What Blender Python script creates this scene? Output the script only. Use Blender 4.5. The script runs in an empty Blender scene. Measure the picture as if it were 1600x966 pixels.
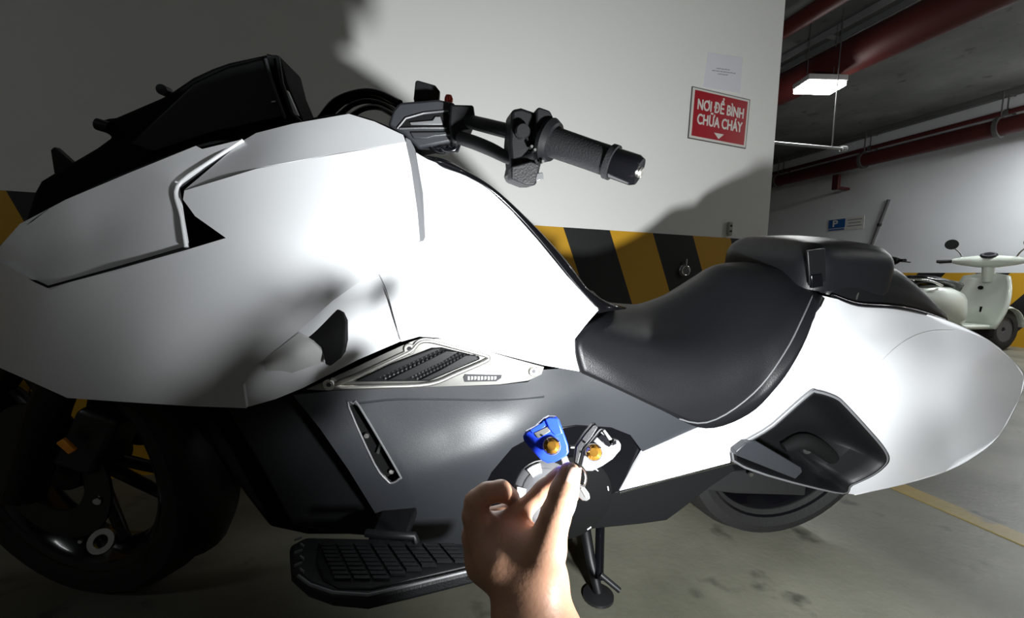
import bpy, bmesh, math, random
import numpy as np
from mathutils import Vector, Matrix
from mathutils.geometry import delaunay_2d_cdt
random.seed(7)
D = bpy.data
SC = bpy.context.scene
COL = SC.collection

# ------------------------------------------------------------------ camera
FPX, CX, CY = 640.0, 800.0, 483.0
BETA, PITCH, ROLL = math.radians(10.6), math.radians(4.7), math.radians(1.5)
CAM = Vector((0, 0, 0.71))
f0 = Vector((math.sin(BETA), math.cos(BETA), 0))
r0 = Vector((math.cos(BETA), -math.sin(BETA), 0))
ZUP = Vector((0, 0, 1))
FWD = f0 * math.cos(PITCH) - ZUP * math.sin(PITCH)
u0 = f0 * math.sin(PITCH) + ZUP * math.cos(PITCH)
RGT = r0 * math.cos(ROLL) + u0 * math.sin(ROLL)
UPV = u0 * math.cos(ROLL) - r0 * math.sin(ROLL)
cd = D.cameras.new('camera')
cd.lens = FPX / 1600 * 36; cd.sensor_width = 36; cd.clip_start = 0.01
cam = D.objects.new('camera', cd); COL.objects.link(cam)
M = Matrix((RGT, UPV, -FWD)).transposed().to_4x4(); M.translation = CAM
cam.matrix_world = M
SC.camera = cam

# ------------------------------------------------------------------ world, lights, exposure
w = D.worlds.new('world'); SC.world = w; w.use_nodes = True
w.node_tree.nodes['Background'].inputs[0].default_value = (0.50, 0.55, 0.50, 1)
w.node_tree.nodes['Background'].inputs[1].default_value = 0.03
SC.view_settings.view_transform = 'Standard'
SC.view_settings.look = 'None'
SC.view_settings.gamma = 1
SC.view_settings.use_curve_mapping = False
SC.view_settings.exposure = 0.2

def camp(x, h, d):
    """point at x to the camera's right, d ahead (both level), at height h"""
    p = CAM + r0 * x + f0 * d; p.z = h
    return p
# hand torch held low, just right of the photographer
ld = D.lights.new('torch_light', 'SPOT')
ld.energy = 84; ld.color = (0.97, 1.0, 1.0); ld.shadow_soft_size = 0.028
ld.spot_size = math.radians(166); ld.spot_blend = 0.7
torch = D.objects.new('torch_light', ld); COL.objects.link(torch)
torch.location = camp(0.295, 0.46, 0.15)
tdir = (r0 * 0.24 + f0 * 1.0 + ZUP * 0.5)
torch.rotation_euler = tdir.to_track_quat('-Z', 'Y').to_euler()

# ------------------------------------------------------------------ frames and rays
LEAN = math.radians(8)
O = Vector((0, 1.03, 0))
ES = Vector((1, 0, 0)); EU = Vector((0, -math.sin(LEAN), math.cos(LEAN))); EL = Vector((0, -math.cos(LEAN), -math.sin(LEAN)))
def ray(px, py):
    return FWD + RGT * ((px - CX) / FPX) - UPV * ((py - CY) / FPX)
def K(px, py, L):            # point of the motorcycle at distance L from its middle plane
    r = ray(px, py)
    return CAM + r * ((L - (CAM - O).dot(EL)) / r.dot(EL))
def G(px, py, z):            # point on a level plane
    r = ray(px, py)
    return CAM + r * ((z - CAM.z) / r.z)
def H(px, py, d):            # point at depth d
    return CAM + ray(px, py) * d
def B(s, l, u):              # motorcycle coordinates
    return O + ES * s + EL * l + EU * u
def mir(p):
    return p - EL * (2 * (p - O).dot(EL))

# ------------------------------------------------------------------ materials
def mat(name, col, rough=0.5, metal=0.0, coat=0.0, noise=0.0, nscale=20.0, bump=0.0, bscale=200.0, spec=0.5, emit=None, estr=0.0, sss=0.0, trans=0.0, alpha=1.0):
    m = D.materials.new(name); m.use_nodes = True
    nt = m.node_tree; b = nt.nodes['Principled BSDF']
    b.inputs['Base Color'].default_value = (*col, 1)
    b.inputs['Roughness'].default_value = rough
    b.inputs['Metallic'].default_value = metal
    b.inputs['Coat Weight'].default_value = coat
    b.inputs['Coat Roughness'].default_value = 0.04
    b.inputs['Specular IOR Level'].default_value = spec
    b.inputs['Transmission Weight'].default_value = trans
    b.inputs['Alpha'].default_value = alpha
    if sss:
        b.inputs['Subsurface Weight'].default_value = sss
        b.inputs['Subsurface Radius'].default_value = (0.008, 0.003, 0.0015)
        b.inputs['Subsurface Scale'].default_value = 0.6
    if emit:
        b.inputs['Emission Color'].default_value = (*emit, 1); b.inputs['Emission Strength'].default_value = estr
    tc = nt.nodes.new('ShaderNodeTexCoord')
    if noise:
        n = nt.nodes.new('ShaderNodeTexNoise'); n.inputs['Scale'].default_value = nscale; n.inputs['Detail'].default_value = 6
        nt.links.new(tc.outputs['Object'], n.inputs['Vector'])
        mx = nt.nodes.new('ShaderNodeMix'); mx.data_type = 'RGBA'
        mx.inputs[6].default_value = (*[max(0, c * (1 - noise)) for c in col], 1)
        mx.inputs[7].default_value = (*[min(1, c * (1 + noise)) for c in col], 1)
        nt.links.new(n.outputs['Fac'], mx.inputs[0]); nt.links.new(mx.outputs[2], b.inputs['Base Color'])
    if bump:
        n2 = nt.nodes.new('ShaderNodeTexNoise'); n2.inputs['Scale'].default_value = bscale; n2.inputs['Detail'].default_value = 3
        nt.links.new(tc.outputs['Object'], n2.inputs['Vector'])
        bp = nt.nodes.new('ShaderNodeBump'); bp.inputs['Strength'].default_value = bump; bp.inputs['Distance'].default_value = 0.002
        nt.links.new(n2.outputs['Fac'], bp.inputs['Height']); nt.links.new(bp.outputs['Normal'], b.inputs['Normal'])
    return m
MT = {}
MT['white'] = mat('white_paint', (0.645, 0.655, 0.68), 0.28, coat=0.6, noise=0.02, nscale=3)
MT['grey'] = mat('grey_satin_plastic', (0.020, 0.022, 0.026), 0.42, bump=0.15, bscale=900)
MT['greylight'] = mat('mid_grey_plastic', (0.11, 0.113, 0.12), 0.4, bump=0.1, bscale=900)
MT['black'] = mat('black_plastic', (0.0045, 0.0048, 0.0055), 0.45, bump=0.1, bscale=700, spec=0.3)
MT['matt'] = mat('matt_black', (0.0035, 0.0035, 0.0038), 0.85, spec=0.15)
MT['gloss'] = mat('gloss_black', (0.003, 0.003, 0.004), 0.15, coat=0.2, spec=0.4)
MT['rubber'] = mat('black_rubber', (0.008, 0.0085, 0.0095), 0.55, bump=0.4, bscale=400, spec=0.35)
MT['tyre'] = mat('tyre_rubber', (0.006, 0.006, 0.006), 0.75, bump=0.5, bscale=120)
MT['leather'] = mat('seat_leather', (0.0065, 0.0067, 0.008), 0.38, bump=0.25, bscale=600, spec=0.32)
MT['alu'] = mat('polished_aluminium', (0.80, 0.78, 0.74), 0.36, metal=1.0, bump=0.06, bscale=60)
MT['brushed'] = mat('brushed_aluminium', (0.30, 0.295, 0.28), 0.38, metal=1.0, noise=0.12, nscale=40)
MT['steel'] = mat('steel', (0.5, 0.5, 0.5), 0.3, metal=1.0)
MT['chrome'] = mat('chrome', (0.8, 0.8, 0.8), 0.08, metal=1.0)
MT['darksteel'] = mat('dark_steel', (0.06, 0.06, 0.065), 0.35, metal=0.8)
MT['orange'] = mat('orange_reflector', (0.85, 0.30, 0.02), 0.2, coat=0.5)
MT['red'] = mat('red_button', (0.75, 0.06, 0.02), 0.3)
MT['blue'] = mat('blue_plastic', (0.012, 0.045, 0.62), 0.32, coat=0.3)
MT['silver'] = mat('silver_plastic', (0.10, 0.102, 0.107), 0.3, metal=0.2)
MT['gem'] = mat('amber_gem', (0.62, 0.30, 0.05), 0.1, metal=0.8, noise=0.7, nscale=160, coat=1)
MT['whitemark'] = mat('white_marking', (0.8, 0.8, 0.8), 0.5)
MT['lens'] = mat('smoked_lens', (0.55, 0.56, 0.56), 0.15, coat=1.0)
MT['screen'] = mat('pale_display', (0.55, 0.56, 0.6), 0.3)
MT['skin'] = mat('skin', (0.47, 0.255, 0.165), 0.48, noise=0.10, nscale=45, bump=0.15, bscale=260, sss=0.12)
MT['nail'] = mat('nail', (0.70, 0.47, 0.40), 0.3, coat=0.2)
MT['shade_sleeve'] = mat('shade_sleeve_cloth', (0.02, 0.022, 0.028), 0.9, bump=0.4, bscale=300)
MT['redpipe'] = mat('red_pipe_paint', (0.080, 0.014, 0.013), 0.5, noise=0.25, nscale=3)
MT['greypipe'] = mat('grey_pipe_paint', (0.10, 0.10, 0.10), 0.5, noise=0.2, nscale=4)
MT['galv'] = mat('galvanised', (0.36, 0.37, 0.37), 0.45, metal=0.5, noise=0.2, nscale=8)
MT['lamp'] = mat('lamp_diffuser', (0.9, 0.9, 0.9), 0.5, emit=(1.0, 0.97, 0.93), estr=26)
MT['lamp_dim'] = mat('lamp_diffuser_dim', (0.9, 0.9, 0.9), 0.5, emit=(0.95, 1.0, 1.0), estr=4)  # weaker glow, set only to keep the left wall dark
MT['housing'] = mat('lamp_housing', (0.55, 0.55, 0.55), 0.5)
MT['signred'] = mat('sign_red', (0.36, 0.008, 0.018), 0.35)
MT['signwhite'] = mat('sign_white', (0.72, 0.70, 0.66), 0.5)
MT['signedge'] = mat('sign_dark_edge', (0.10, 0.09, 0.09), 0.5)
MT['paper'] = mat('paper', (0.78, 0.79, 0.84), 0.7, noise=0.03, nscale=10)
MT['ink'] = mat('pale_ink', (0.30, 0.30, 0.33), 0.7)
MT['signblue'] = mat('sign_blue', (0.02, 0.10, 0.32), 0.4)
MT['scoot'] = mat('scooter_cream_paint', (0.62, 0.66, 0.60), 0.25, coat=0.5)
MT['socket'] = mat('socket_plastic', (0.42, 0.42, 0.38), 0.5)

def wall_mat(name, base, stripe_h, period, slope, off, dirt=0.05, yellow=(0.62, 0.33, 0.015)):
    """painted wall: plain above stripe_h (object z), slanting black and yellow bands below"""
    m = D.materials.new(name); m.use_nodes = True; nt = m.node_tree; b = nt.nodes['Principled BSDF']; N = nt.nodes.new; Lk = nt.links.new
    b.inputs['Roughness'].default_value = 0.55
    tc = N('ShaderNodeTexCoord'); sp = N('ShaderNodeSeparateXYZ'); Lk(tc.outputs['Object'], sp.inputs[0])
    def math_(op, a, bb):
        n = N('ShaderNodeMath'); n.operation = op
        for i, v in enumerate((a, bb)):
            if isinstance(v, (int, float)): n.inputs[i].default_value = v
            else: Lk(v, n.inputs[i])
        return n.outputs[0]
    nz = N('ShaderNodeTexNoise'); nz.inputs['Scale'].default_value = 1.3; nz.inputs['Detail'].default_value = 8; Lk(tc.outputs['Object'], nz.inputs['Vector'])
    n3 = N('ShaderNodeTexNoise'); n3.inputs['Scale'].default_value = 25; n3.inputs['Detail'].default_value = 4; Lk(tc.outputs['Object'], n3.inputs['Vector'])
    mx = N('ShaderNodeMix'); mx.data_type = 'RGBA'
    mx.inputs[6].default_value = (*[c * (1 - dirt) for c in base], 1); mx.inputs[7].default_value = (*[min(1, c * (1 + dirt)) for c in base], 1)
    Lk(nz.outputs['Fac'], mx.inputs[0])
    t = math_('ADD', math_('MULTIPLY', sp.outputs[0], 1.0 / period), math_('ADD', math_('MULTIPLY', sp.outputs[2], slope / period), off))
    fr = math_('FRACT', math_('ADD', t, 100.0), 0.0)
    isb = math_('GREATER_THAN', fr, 0.5)
    st = N('ShaderNodeMix'); st.data_type = 'RGBA'; Lk(isb, st.inputs[0])
    st.inputs[6].default_value = (*yellow, 1); st.inputs[7].default_value = (0.012, 0.012, 0.013, 1)
    below = math_('LESS_THAN', sp.outputs[2], stripe_h)
    fin = N('ShaderNodeMix'); fin.data_type = 'RGBA'; Lk(below, fin.inputs[0]); Lk(mx.outputs[2], fin.inputs[6]); Lk(st.outputs[2], fin.inputs[7])
    Lk(fin.outputs[2], b.inputs['Base Color'])
    bp = N('ShaderNodeBump'); bp.inputs['Strength'].default_value = 0.12; bp.inputs['Distance'].default_value = 0.004
    Lk(n3.outputs['Fac'], bp.inputs['Height']); Lk(bp.outputs['Normal'], b.inputs['Normal'])
    return m
def floor_mat(name, c1, c2, c3, rough=0.45):
    m = D.materials.new(name); m.use_nodes = True; nt = m.node_tree; b = nt.nodes['Principled BSDF']; N = nt.nodes.new; Lk = nt.links.new
    tc = N('ShaderNodeTexCoord')
    a = N('ShaderNodeTexNoise'); a.inputs['Scale'].default_value = 2.2; a.inputs['Detail'].default_value = 9; Lk(tc.outputs['Object'], a.inputs['Vector'])
    r = N('ShaderNodeValToRGB'); r.color_ramp.elements[0].position = 0.32; r.color_ramp.elements[0].color = (*c1, 1); r.color_ramp.elements[1].position = 0.68; r.color_ramp.elements[1].color = (*c2, 1)
    Lk(a.outputs['Fac'], r.inputs[0])
    s = N('ShaderNodeTexNoise'); s.inputs['Scale'].default_value = 7; s.inputs['Detail'].default_value = 5; Lk(tc.outputs['Object'], s.inputs['Vector'])
    r2 = N('ShaderNodeValToRGB'); r2.color_ramp.elements[0].position = 0.62; r2.color_ramp.elements[0].color = (0, 0, 0, 1); r2.color_ramp.elements[1].position = 0.72; r2.color_ramp.elements[1].color = (1, 1, 1, 1)
    Lk(s.outputs['Fac'], r2.inputs[0])
    mx = N('ShaderNodeMix'); mx.data_type = 'RGBA'; Lk(r2.outputs[0], mx.inputs[0]); Lk(r.outputs[0], mx.inputs[6]); mx.inputs[7].default_value = (*c3, 1)
    Lk(mx.outputs[2], b.inputs['Base Color'])
    b.inputs['Roughness'].default_value = rough
    n3 = N('ShaderNodeTexNoise'); n3.inputs['Scale'].default_value = 60; n3.inputs['Detail'].default_value = 6; Lk(tc.outputs['Object'], n3.inputs['Vector'])
    bp = N('ShaderNodeBump'); bp.inputs['Strength'].default_value = 0.2; bp.inputs['Distance'].default_value = 0.004
    Lk(n3.outputs['Fac'], bp.inputs['Height']); Lk(bp.outputs['Normal'], b.inputs['Normal'])
    return m

# ------------------------------------------------------------------ object helpers
def link(o, parent=None):
    COL.objects.link(o)
    if parent is not None:
        o.parent = parent; o.matrix_parent_inverse = parent.matrix_basis.inverted() if parent.parent is None else (parent.matrix_parent_inverse @ parent.matrix_basis).inverted() if False else world_inv(parent)
    return o
def world_inv(p):
    m = p.matrix_basis.copy()
    if p.parent is not None:
        m = world_mat(p.parent) @ p.matrix_parent_inverse @ m
    return m.inverted()
def world_mat(p):
    m = p.matrix_basis.copy()
    if p.parent is not None: m = world_mat(p.parent) @ p.matrix_parent_inverse @ m
    return m
def mesh(name, verts, faces, m, parent=None, smooth=35):
    me = D.meshes.new(name); me.from_pydata([tuple(v) for v in verts], [], faces); me.update()
    bm = bmesh.new(); bm.from_mesh(me); bmesh.ops.recalc_face_normals(bm, faces=bm.faces); bm.to_mesh(me); bm.free()
    me.materials.append(MT[m] if isinstance(m, str) else m)
    if smooth:
        me.polygons.foreach_set('use_smooth', [True] * len(me.polygons)); me.set_sharp_from_angle(angle=math.radians(smooth))
    return link(D.objects.new(name, me), parent)
def tag(o, label, cat, group=None, kind=None):
    if label: o['label'] = label
    if cat: o['category'] = cat
    if group: o['group'] = group
    if kind: o['kind'] = kind
    return o
def thing(name, loc, label, cat, rz=0, group=None):
    o = D.objects.new(name, None); o.empty_display_size = 0.1; COL.objects.link(o)
    o.location = loc; o.rotation_euler = (0, 0, rz)
    return tag(o, label, cat, group)
def struct(o):
    o['kind'] = 'structure'; return o
def bevel(o, wd, seg=2):
    md = o.modifiers.new('bevel', 'BEVEL'); md.width = wd; md.segments = seg; md.limit_method = 'ANGLE'; md.angle_limit = math.radians(40)
    return o
def spline(pts, n=8, closed=False):
    pts = [Vector(p) for p in pts]; out = []; N = len(pts)
    rng = range(N) if closed else range(N - 1)
    for i in rng:
        p1, p2 = pts[i], pts[(i + 1) % N]
        p0 = pts[i - 1] if (closed or i > 0) else p1 * 2 - p2
        p3 = pts[(i + 2) % N] if (closed or i + 2 < N) else p2 * 2 - p1
        for k in range(n):
            t = k / n
            out.append(0.5 * ((2 * p1) + (p2 - p0) * t + (2 * p0 - 5 * p1 + 4 * p2 - p3) * t * t + (3 * p1 - p0 - 3 * p2 + p3) * t ** 3))
    if not closed: out.append(pts[-1])
    return out
def tube_data(pts, rad, seg=10, closed=False):
    n = len(pts); rads = rad if isinstance(rad, (list, tuple)) else [rad] * n
    V, F = [], []; prev = None
    for i, p in enumerate(pts):
        a = pts[i - 1] if (i > 0 or closed) else p
        c = pts[(i + 1) % n] if (i < n - 1 or closed) else p
        t = (c - a).normalized()
        if prev is None:
            ref = ZUP if abs(t.z) < 0.9 else Vector((1, 0, 0)); nrm = t.cross(ref).normalized()
        else:
            nrm = (prev - t * prev.dot(t)).normalized()
        prev = nrm; bn = t.cross(nrm)
        for k in range(seg):
            an = 2 * math.pi * k / seg
            V.append(p + (nrm * math.cos(an) + bn * math.sin(an)) * rads[i])
    for i in range(n if closed else n - 1):
        j = (i + 1) % n
        for k in range(seg):
            F.append((i * seg + k, i * seg + (k + 1) % seg, j * seg + (k + 1) % seg, j * seg + k))
    if not closed:
        F.append(tuple(range(seg))[::-1]); F.append(tuple((n - 1) * seg + k for k in range(seg)))
    return V, F
def tube(name, pts, rad, m, parent=None, seg=12, smooth_n=0, closed=False):
    if smooth_n:
        r = rad
        if isinstance(rad, (list, tuple)):
            r = [v.x for v in spline([Vector((x, 0, 0)) for x in rad], smooth_n, closed)]
        pts = spline(pts, smooth_n, closed); rad = r
    V, F = tube_data([Vector(p) for p in pts], rad, seg, closed)
    return mesh(name, V, F, m, parent, 50)
def lathe(name, prof, c, axis, m, parent=None, seg=32, closed=True, smooth=35):
    """profile (radius, along) swept about axis through c"""
    axis = axis.normalized(); ref = ZUP if abs(axis.z) < 0.9 else Vector((1, 0, 0))
    a = axis.cross(ref).normalized(); b = axis.cross(a); V, F = [], []; n = len(prof)
    for k in range(seg):
        an = 2 * math.pi * k / seg; d = a * math.cos(an) + b * math.sin(an)
        for r, h in prof: V.append(c + d * r + axis * h)
    for k in range(seg):
        k2 = (k + 1) % seg
        for i in range(n if closed else n - 1):
            j = (i + 1) % n
            F.append((k * n + i, k2 * n + i, k2 * n + j, k * n + j))
    if not closed:
        F.append(tuple(k * n for k in range(seg))); F.append(tuple(k * n + n - 1 for k in range(seg))[::-1])
    o = mesh(name, V, F, m, parent, smooth)
    return o
def prism_pts(name, front, off, m, parent=None, bw=0.0):
    n = len(front); V = list(front) + [p + off for p in front]
    F = [tuple(range(n)), tuple(range(2 * n - 1, n - 1, -1))] + [(i, i + n, (i + 1) % n + n, (i + 1) % n) for i in range(n)]
    o = mesh(name, V, F, m, parent, 30)
    if bw: bevel(o, bw)
    return o
def prism(name, pxs, L, depth, m, parent=None, bw=0.002, smooth_n=0):
    """outline of a motorcycle part; its outer face lies at L (number, or third item of each point), depth goes inward"""
    front = [K(p[0], p[1], p[2] if len(p) > 2 else L) for p in pxs]
    if smooth_n: front = spline(front, smooth_n, True)
    return prism_pts(name, front, EL * -depth, m, parent, bw)
def box(name, c, ax, ay, az, m, parent=None, bw=0.0):
    V = [c + ax * i + ay * j + az * k for i in (-1, 1) for j in (-1, 1) for k in (-1, 1)]
    F = [(0, 1, 3, 2), (4, 6, 7, 5), (0, 4, 5, 1), (2, 3, 7, 6), (0, 2, 6, 4), (1, 5, 7, 3)]
    o = mesh(name, V, F, m, parent, 30)
    if bw: bevel(o, bw)
    return o
def inside(p, poly):
    x, y = p; c = False; n = len(poly); j = n - 1
    for i in range(n):
        xi, yi = poly[i]; xj, yj = poly[j]
        if (yi > y) != (yj > y) and x < (xj - xi) * (y - yi) / (yj - yi) + xi: c = not c
        j = i
    return c
def tps(ctrl):
    P = np.array([(c[0], c[1]) for c in ctrl], float) / 100.0; z = np.array([c[2] for c in ctrl], float); n = len(P)
    d = np.linalg.norm(P[:, None] - P[None], axis=2)
    Kk = np.where(d > 1e-9, d * d * np.log(np.maximum(d, 1e-9)), 0) + np.eye(n) * 0.02
    A = np.zeros((n + 3, n + 3)); A[:n, :n] = Kk; A[:n, n] = 1; A[:n, n + 1:] = P; A[n, :n] = 1; A[n + 1:, :n] = P.T
    s = np.linalg.solve(A, np.r_[z, 0, 0, 0])
    def f(x, y):
        q = np.array([x, y]) / 100.0; r = np.linalg.norm(P - q, axis=1)
        return float((np.where(r > 1e-9, r * r * np.log(np.maximum(r, 1e-9)), 0) * s[:n]).sum() + s[n] + s[n + 1:] @ q)
    return f
def resample(poly, step, closed=True):
    out = []
    n = len(poly)
    for i in range(n if closed else n - 1):
        a = Vector(poly[i][:2]); b = Vector(poly[(i + 1) % n][:2]); k = max(1, int((b - a).length / step))
        for t in range(k): out.append(a.lerp(b, t / k))
    if not closed: out.append(Vector(poly[-1][:2]))
    return out
def panel(name, outline, ctrl, m, parent, thick=0.004, step=9.0, holes=(), mirror=False, rnd=0, proj=None, name2=None, taper=0.0, extra=None):
    """bodywork shell: outline and holes in the side view, ctrl = (x, y, distance from the middle plane)"""
    if taper: ctrl = [(c[0], c[1], c[2] - taper * max(0, 634 - c[0])) for c in ctrl]
    L0 = tps(ctrl)
    L = (lambda x, y: L0(x, y) + extra(x, y)) if extra else L0
    proj = proj or K
    def prep(pl):
        if rnd:
            pl = [(v.x, v.y) for v in spline([Vector((p[0], p[1], 0)) for p in pl], rnd, True)]
        return [(v.x, v.y) for v in resample(pl, step)]
    out = prep(outline); hs = [prep(h) for h in holes]
    pts = list(out); edges = [(i, (i + 1) % len(out)) for i in range(len(out))]
    for h in hs:
        b0 = len(pts); pts += h; edges += [(b0 + i, b0 + (i + 1) % len(h)) for i in range(len(h))]
    bnd = np.array(pts)
    xs = [p[0] for p in out]; ys = [p[1] for p in out]
    y = min(ys); row = 0
    while y < max(ys):
        x = min(xs) + (row % 2) * step / 2
        while x < max(xs):
            if inside((x, y), out) and not any(inside((x, y), h) for h in hs) and np.min((bnd[:, 0] - x) ** 2 + (bnd[:, 1] - y) ** 2) > (step * 0.6) ** 2:
                pts.append((x, y))
            x += step
        y += step * 0.87; row += 1
    r = delaunay_2d_cdt([Vector(p) for p in pts], edges, [], 0, 1e-4)
    vs = [tuple(v) for v in r[0]]
    tris = []
    for f in r[2]:
        c = (sum(vs[i][0] for i in f) / 3, sum(vs[i][1] for i in f) / 3)
        if inside(c, out) and not any(inside(c, h) for h in hs): tris.append(tuple(f))
    W = [proj(v[0], v[1], L(v[0], v[1])) for v in vs]
    # outward normals
    nr = [Vector((0, 0, 0)) for _ in W]; T2 = []
    for a, b, c in tris:
        n = (W[b] - W[a]).cross(W[c] - W[a])
        if n.dot(CAM - W[a]) < 0: a, b, c = a, c, b; n = -n
        T2.append((a, b, c))
        for i in (a, b, c): nr[i] += n
    nr = [n.normalized() if n.length > 0 else EL for n in nr]
    cnt = {}
    for t in T2:
        for e in ((t[0], t[1]), (t[1], t[2]), (t[2], t[0])): cnt[e] = 1
    n0 = len(W)
    V = W + [W[i] - nr[i] * thick for i in range(n0)]
    F = list(T2) + [(a + n0, c + n0, b + n0) for a, b, c in T2]
    for (a, b) in cnt:
        if (b, a) not in cnt: F.append((b, a, a + n0, b + n0))
    used = sorted({i for f in F for i in f}); mp = {u: i for i, u in enumerate(used)}
    V = [V[u] for u in used]; F = [tuple(mp[i] for i in f) for f in F]
    o = mesh(name, V, F, m, parent, 40)
    if mirror:
        mesh(name2 or name, [mir(v) for v in V], F, m, parent, 40)
    return o
def bridge(name, pxs, m, parent, nl=7, crown=0.0, thick=0.004, n=5):
    """skin joining an edge on the near side to the same edge on the far side"""
    e = spline([K(*tp(p)) for p in pxs], n); V, F = [], []
    for p in e:
        q = mir(p)
        for j in range(nl):
            t = j / (nl - 1); V.append(p.lerp(q, t) + EU * (crown * 4 * t * (1 - t)))
    for i in range(len(e) - 1):
        for j in range(nl - 1): F.append((i * nl + j, i * nl + j + 1, (i + 1) * nl + j + 1, (i + 1) * nl + j))
    o = mesh(name, V, F, m, parent, 60)
    s = o.modifiers.new('solid', 'SOLIDIFY'); s.thickness = thick; s.offset = 0
    return o
def disc_on(name, px, py, L, r, h, m, parent, seg=24, axis=None):
    c = K(px, py, L)
    return lathe(name, [(0.0001, 0), (r, 0), (r, h * 0.7), (r * 0.85, h), (0.0001, h)], c, axis or EL, m, parent, seg, closed=False)

# ------------------------------------------------------------------ setting
fl = box('floor', camp(3, -0.05, 3.5), r0 * 9, f0 * 8, ZUP * 0.05, floor_mat('floor_concrete', (0.085, 0.084, 0.064), (0.19, 0.186, 0.148), (0.04, 0.04, 0.032)), None); struct(fl)
ce = box('ceiling', camp(3, 3.12, 3.5), r0 * 9, f0 * 8, ZUP * 0.06, floor_mat('ceiling_concrete', (0.13, 0.135, 0.13), (0.20, 0.205, 0.20), (0.10, 0.10, 0.10), 0.8), None); struct(ce)
# near wall / pillar: front face runs away to the right
WA = math.radians(17.5)
wd = r0 * math.cos(WA) + f0 * math.sin(WA); wn = -r0 * math.sin(WA) + f0 * math.cos(WA)
W0 = camp(0.548, 0, 1.90)
def wall_at(px, py, lift=0.0):
    r = ray(px, py); t = (W0 - CAM).dot(wn) / r.dot(wn)
    return CAM + r * t - wn * lift
edge = (wall_at(1212, 200) - W0).dot(wd)
def framed_box(name, org, ex, ey, sx, sy, sz, m, z0=0):
    """box with object axes along ex, ey, z and its origin at org, spanning sx, sy ranges"""
    V = [Vector((x, y, z)) for x in sx for y in sy for z in sz]
    F = [(0, 1, 3, 2), (4, 6, 7, 5), (0, 4, 5, 1), (2, 3, 7, 6), (0, 2, 6, 4), (1, 5, 7, 3)]
    o = mesh(name, V, F, m, None, 0)
    mm = Matrix((ex, ey, ZUP)).transposed().to_4x4(); mm.translation = org; o.matrix_basis = mm
    return struct(o)
STR_H = wall_at(985, 362).z
S_A0 = (wall_at(880, 357) - W0).dot(wd); S_PER = ((wall_at(1020, 364) - W0).dot(wd) - S_A0)
framed_box('wall_back', W0, wd, wn, (-5.5, edge), (0, 0.45), (0, 3.06),
           wall_mat('painted_wall_striped', (0.86, 0.86, 0.83), STR_H, S_PER, 0.41, 0.5 - (S_A0 + 0.41 * STR_H) / S_PER, 0.035))
# far wall
fa = math.atan2(-180, 640)
fd = r0 * math.sin(fa) + f0 * math.cos(fa); fn = r0 * math.cos(fa) - f0 * math.sin(fa)
FW0 = camp(6.0, 0, 5.5)
def far_at(px, py, lift=0.0):
    r = ray(px, py); t = (FW0 - CAM).dot(fn) / r.dot(fn)
    return CAM + r * t - fn * lift
framed_box('wall_right', FW0, fd, fn, (-7.0, 6.3), (0, 0.25), (0, 3.06),
           wall_mat('far_wall_striped', (0.78, 0.80, 0.84), 0.90, 0.62, 0.7, 0.2, 0.10))
framed_box('wall_far', camp(3, 0, 11.2), r0, f0, (-9, 9), (0, 0.25), (0, 3.06), wall_mat('end_wall', (0.55, 0.57, 0.58), 0.9, 0.6, 0.7, 0.0))
framed_box('wall_left', camp(-5.8, 0, 3.5), f0, -r0, (-8, 8), (0, 0.2), (0, 3.06), wall_mat('left_wall', (0.55, 0.57, 0.55), 0.9, 0.6, 0.7, 0.0))
framed_box('wall_front', camp(3, 0, -4.4), r0, -f0, (-9, 9), (0, 0.2), (0, 3.06), wall_mat('front_wall', (0.5, 0.52, 0.5), 0.9, 0.6, 0.7, 0.0))
# worn yellow bay line on the floor
yl = [G(1330, 735, 0.0), G(1420, 758, 0.0), G(1640, 850, 0.0), G(1640, 872, 0.0), G(1500, 815, 0), G(1360, 760, 0.0)]
ml = floor_mat('yellow_floor_paint', (0.33, 0.22, 0.03), (0.24, 0.19, 0.06), (0.15, 0.14, 0.10))
a1, a2 = G(1395, 757, 0), G(1640, 862, 0); ldv = (a2 - a1).normalized(); lnv = Vector((-ldv.y, ldv.x, 0))
struct(box('trim_1', (a1 + a2) * 0.5 + Vector((0, 0, 0.0012)), ldv * 1.6, lnv * 0.04, ZUP * 0.0012, ml))

# ------------------------------------------------------------------ ceiling services, lamps
def runpipe(name, px, py, z, r, m, label, cat, l0, l1, couplers=0, group=None):
    c = G(px, py, z)
    t = thing(name, c + fd * l0, label, cat, group=group)
    tube('pipe', [c + fd * l0, c + fd * l1], r, m, t, 20)
    for k in range(couplers):
        q = c + fd * (l0 + (l1 - l0) * (k + 0.5) / couplers)
        tube('coupler', [q - fd * 0.06, q + fd * 0.06], r * 1.18, m, t, 20)
        tube('hanger', [q + ZUP * r, Vector((q.x, q.y, 3.06))], 0.006, 'galv', t, 6)
    return t
runpipe('fire_main_pipe', 1300, 102, 2.75, 0.15, 'redpipe', 'thick dark red fire main pipe under the ceiling above the bright lamp', 'pipe', -3.2, 6.0, 3)
runpipe('sprinkler_pipe', 1265, 22, 2.9, 0.07, 'redpipe', 'slim dark red pipe at the top corner beside the wall edge', 'pipe', -2.5, 6.0, 3)
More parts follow.
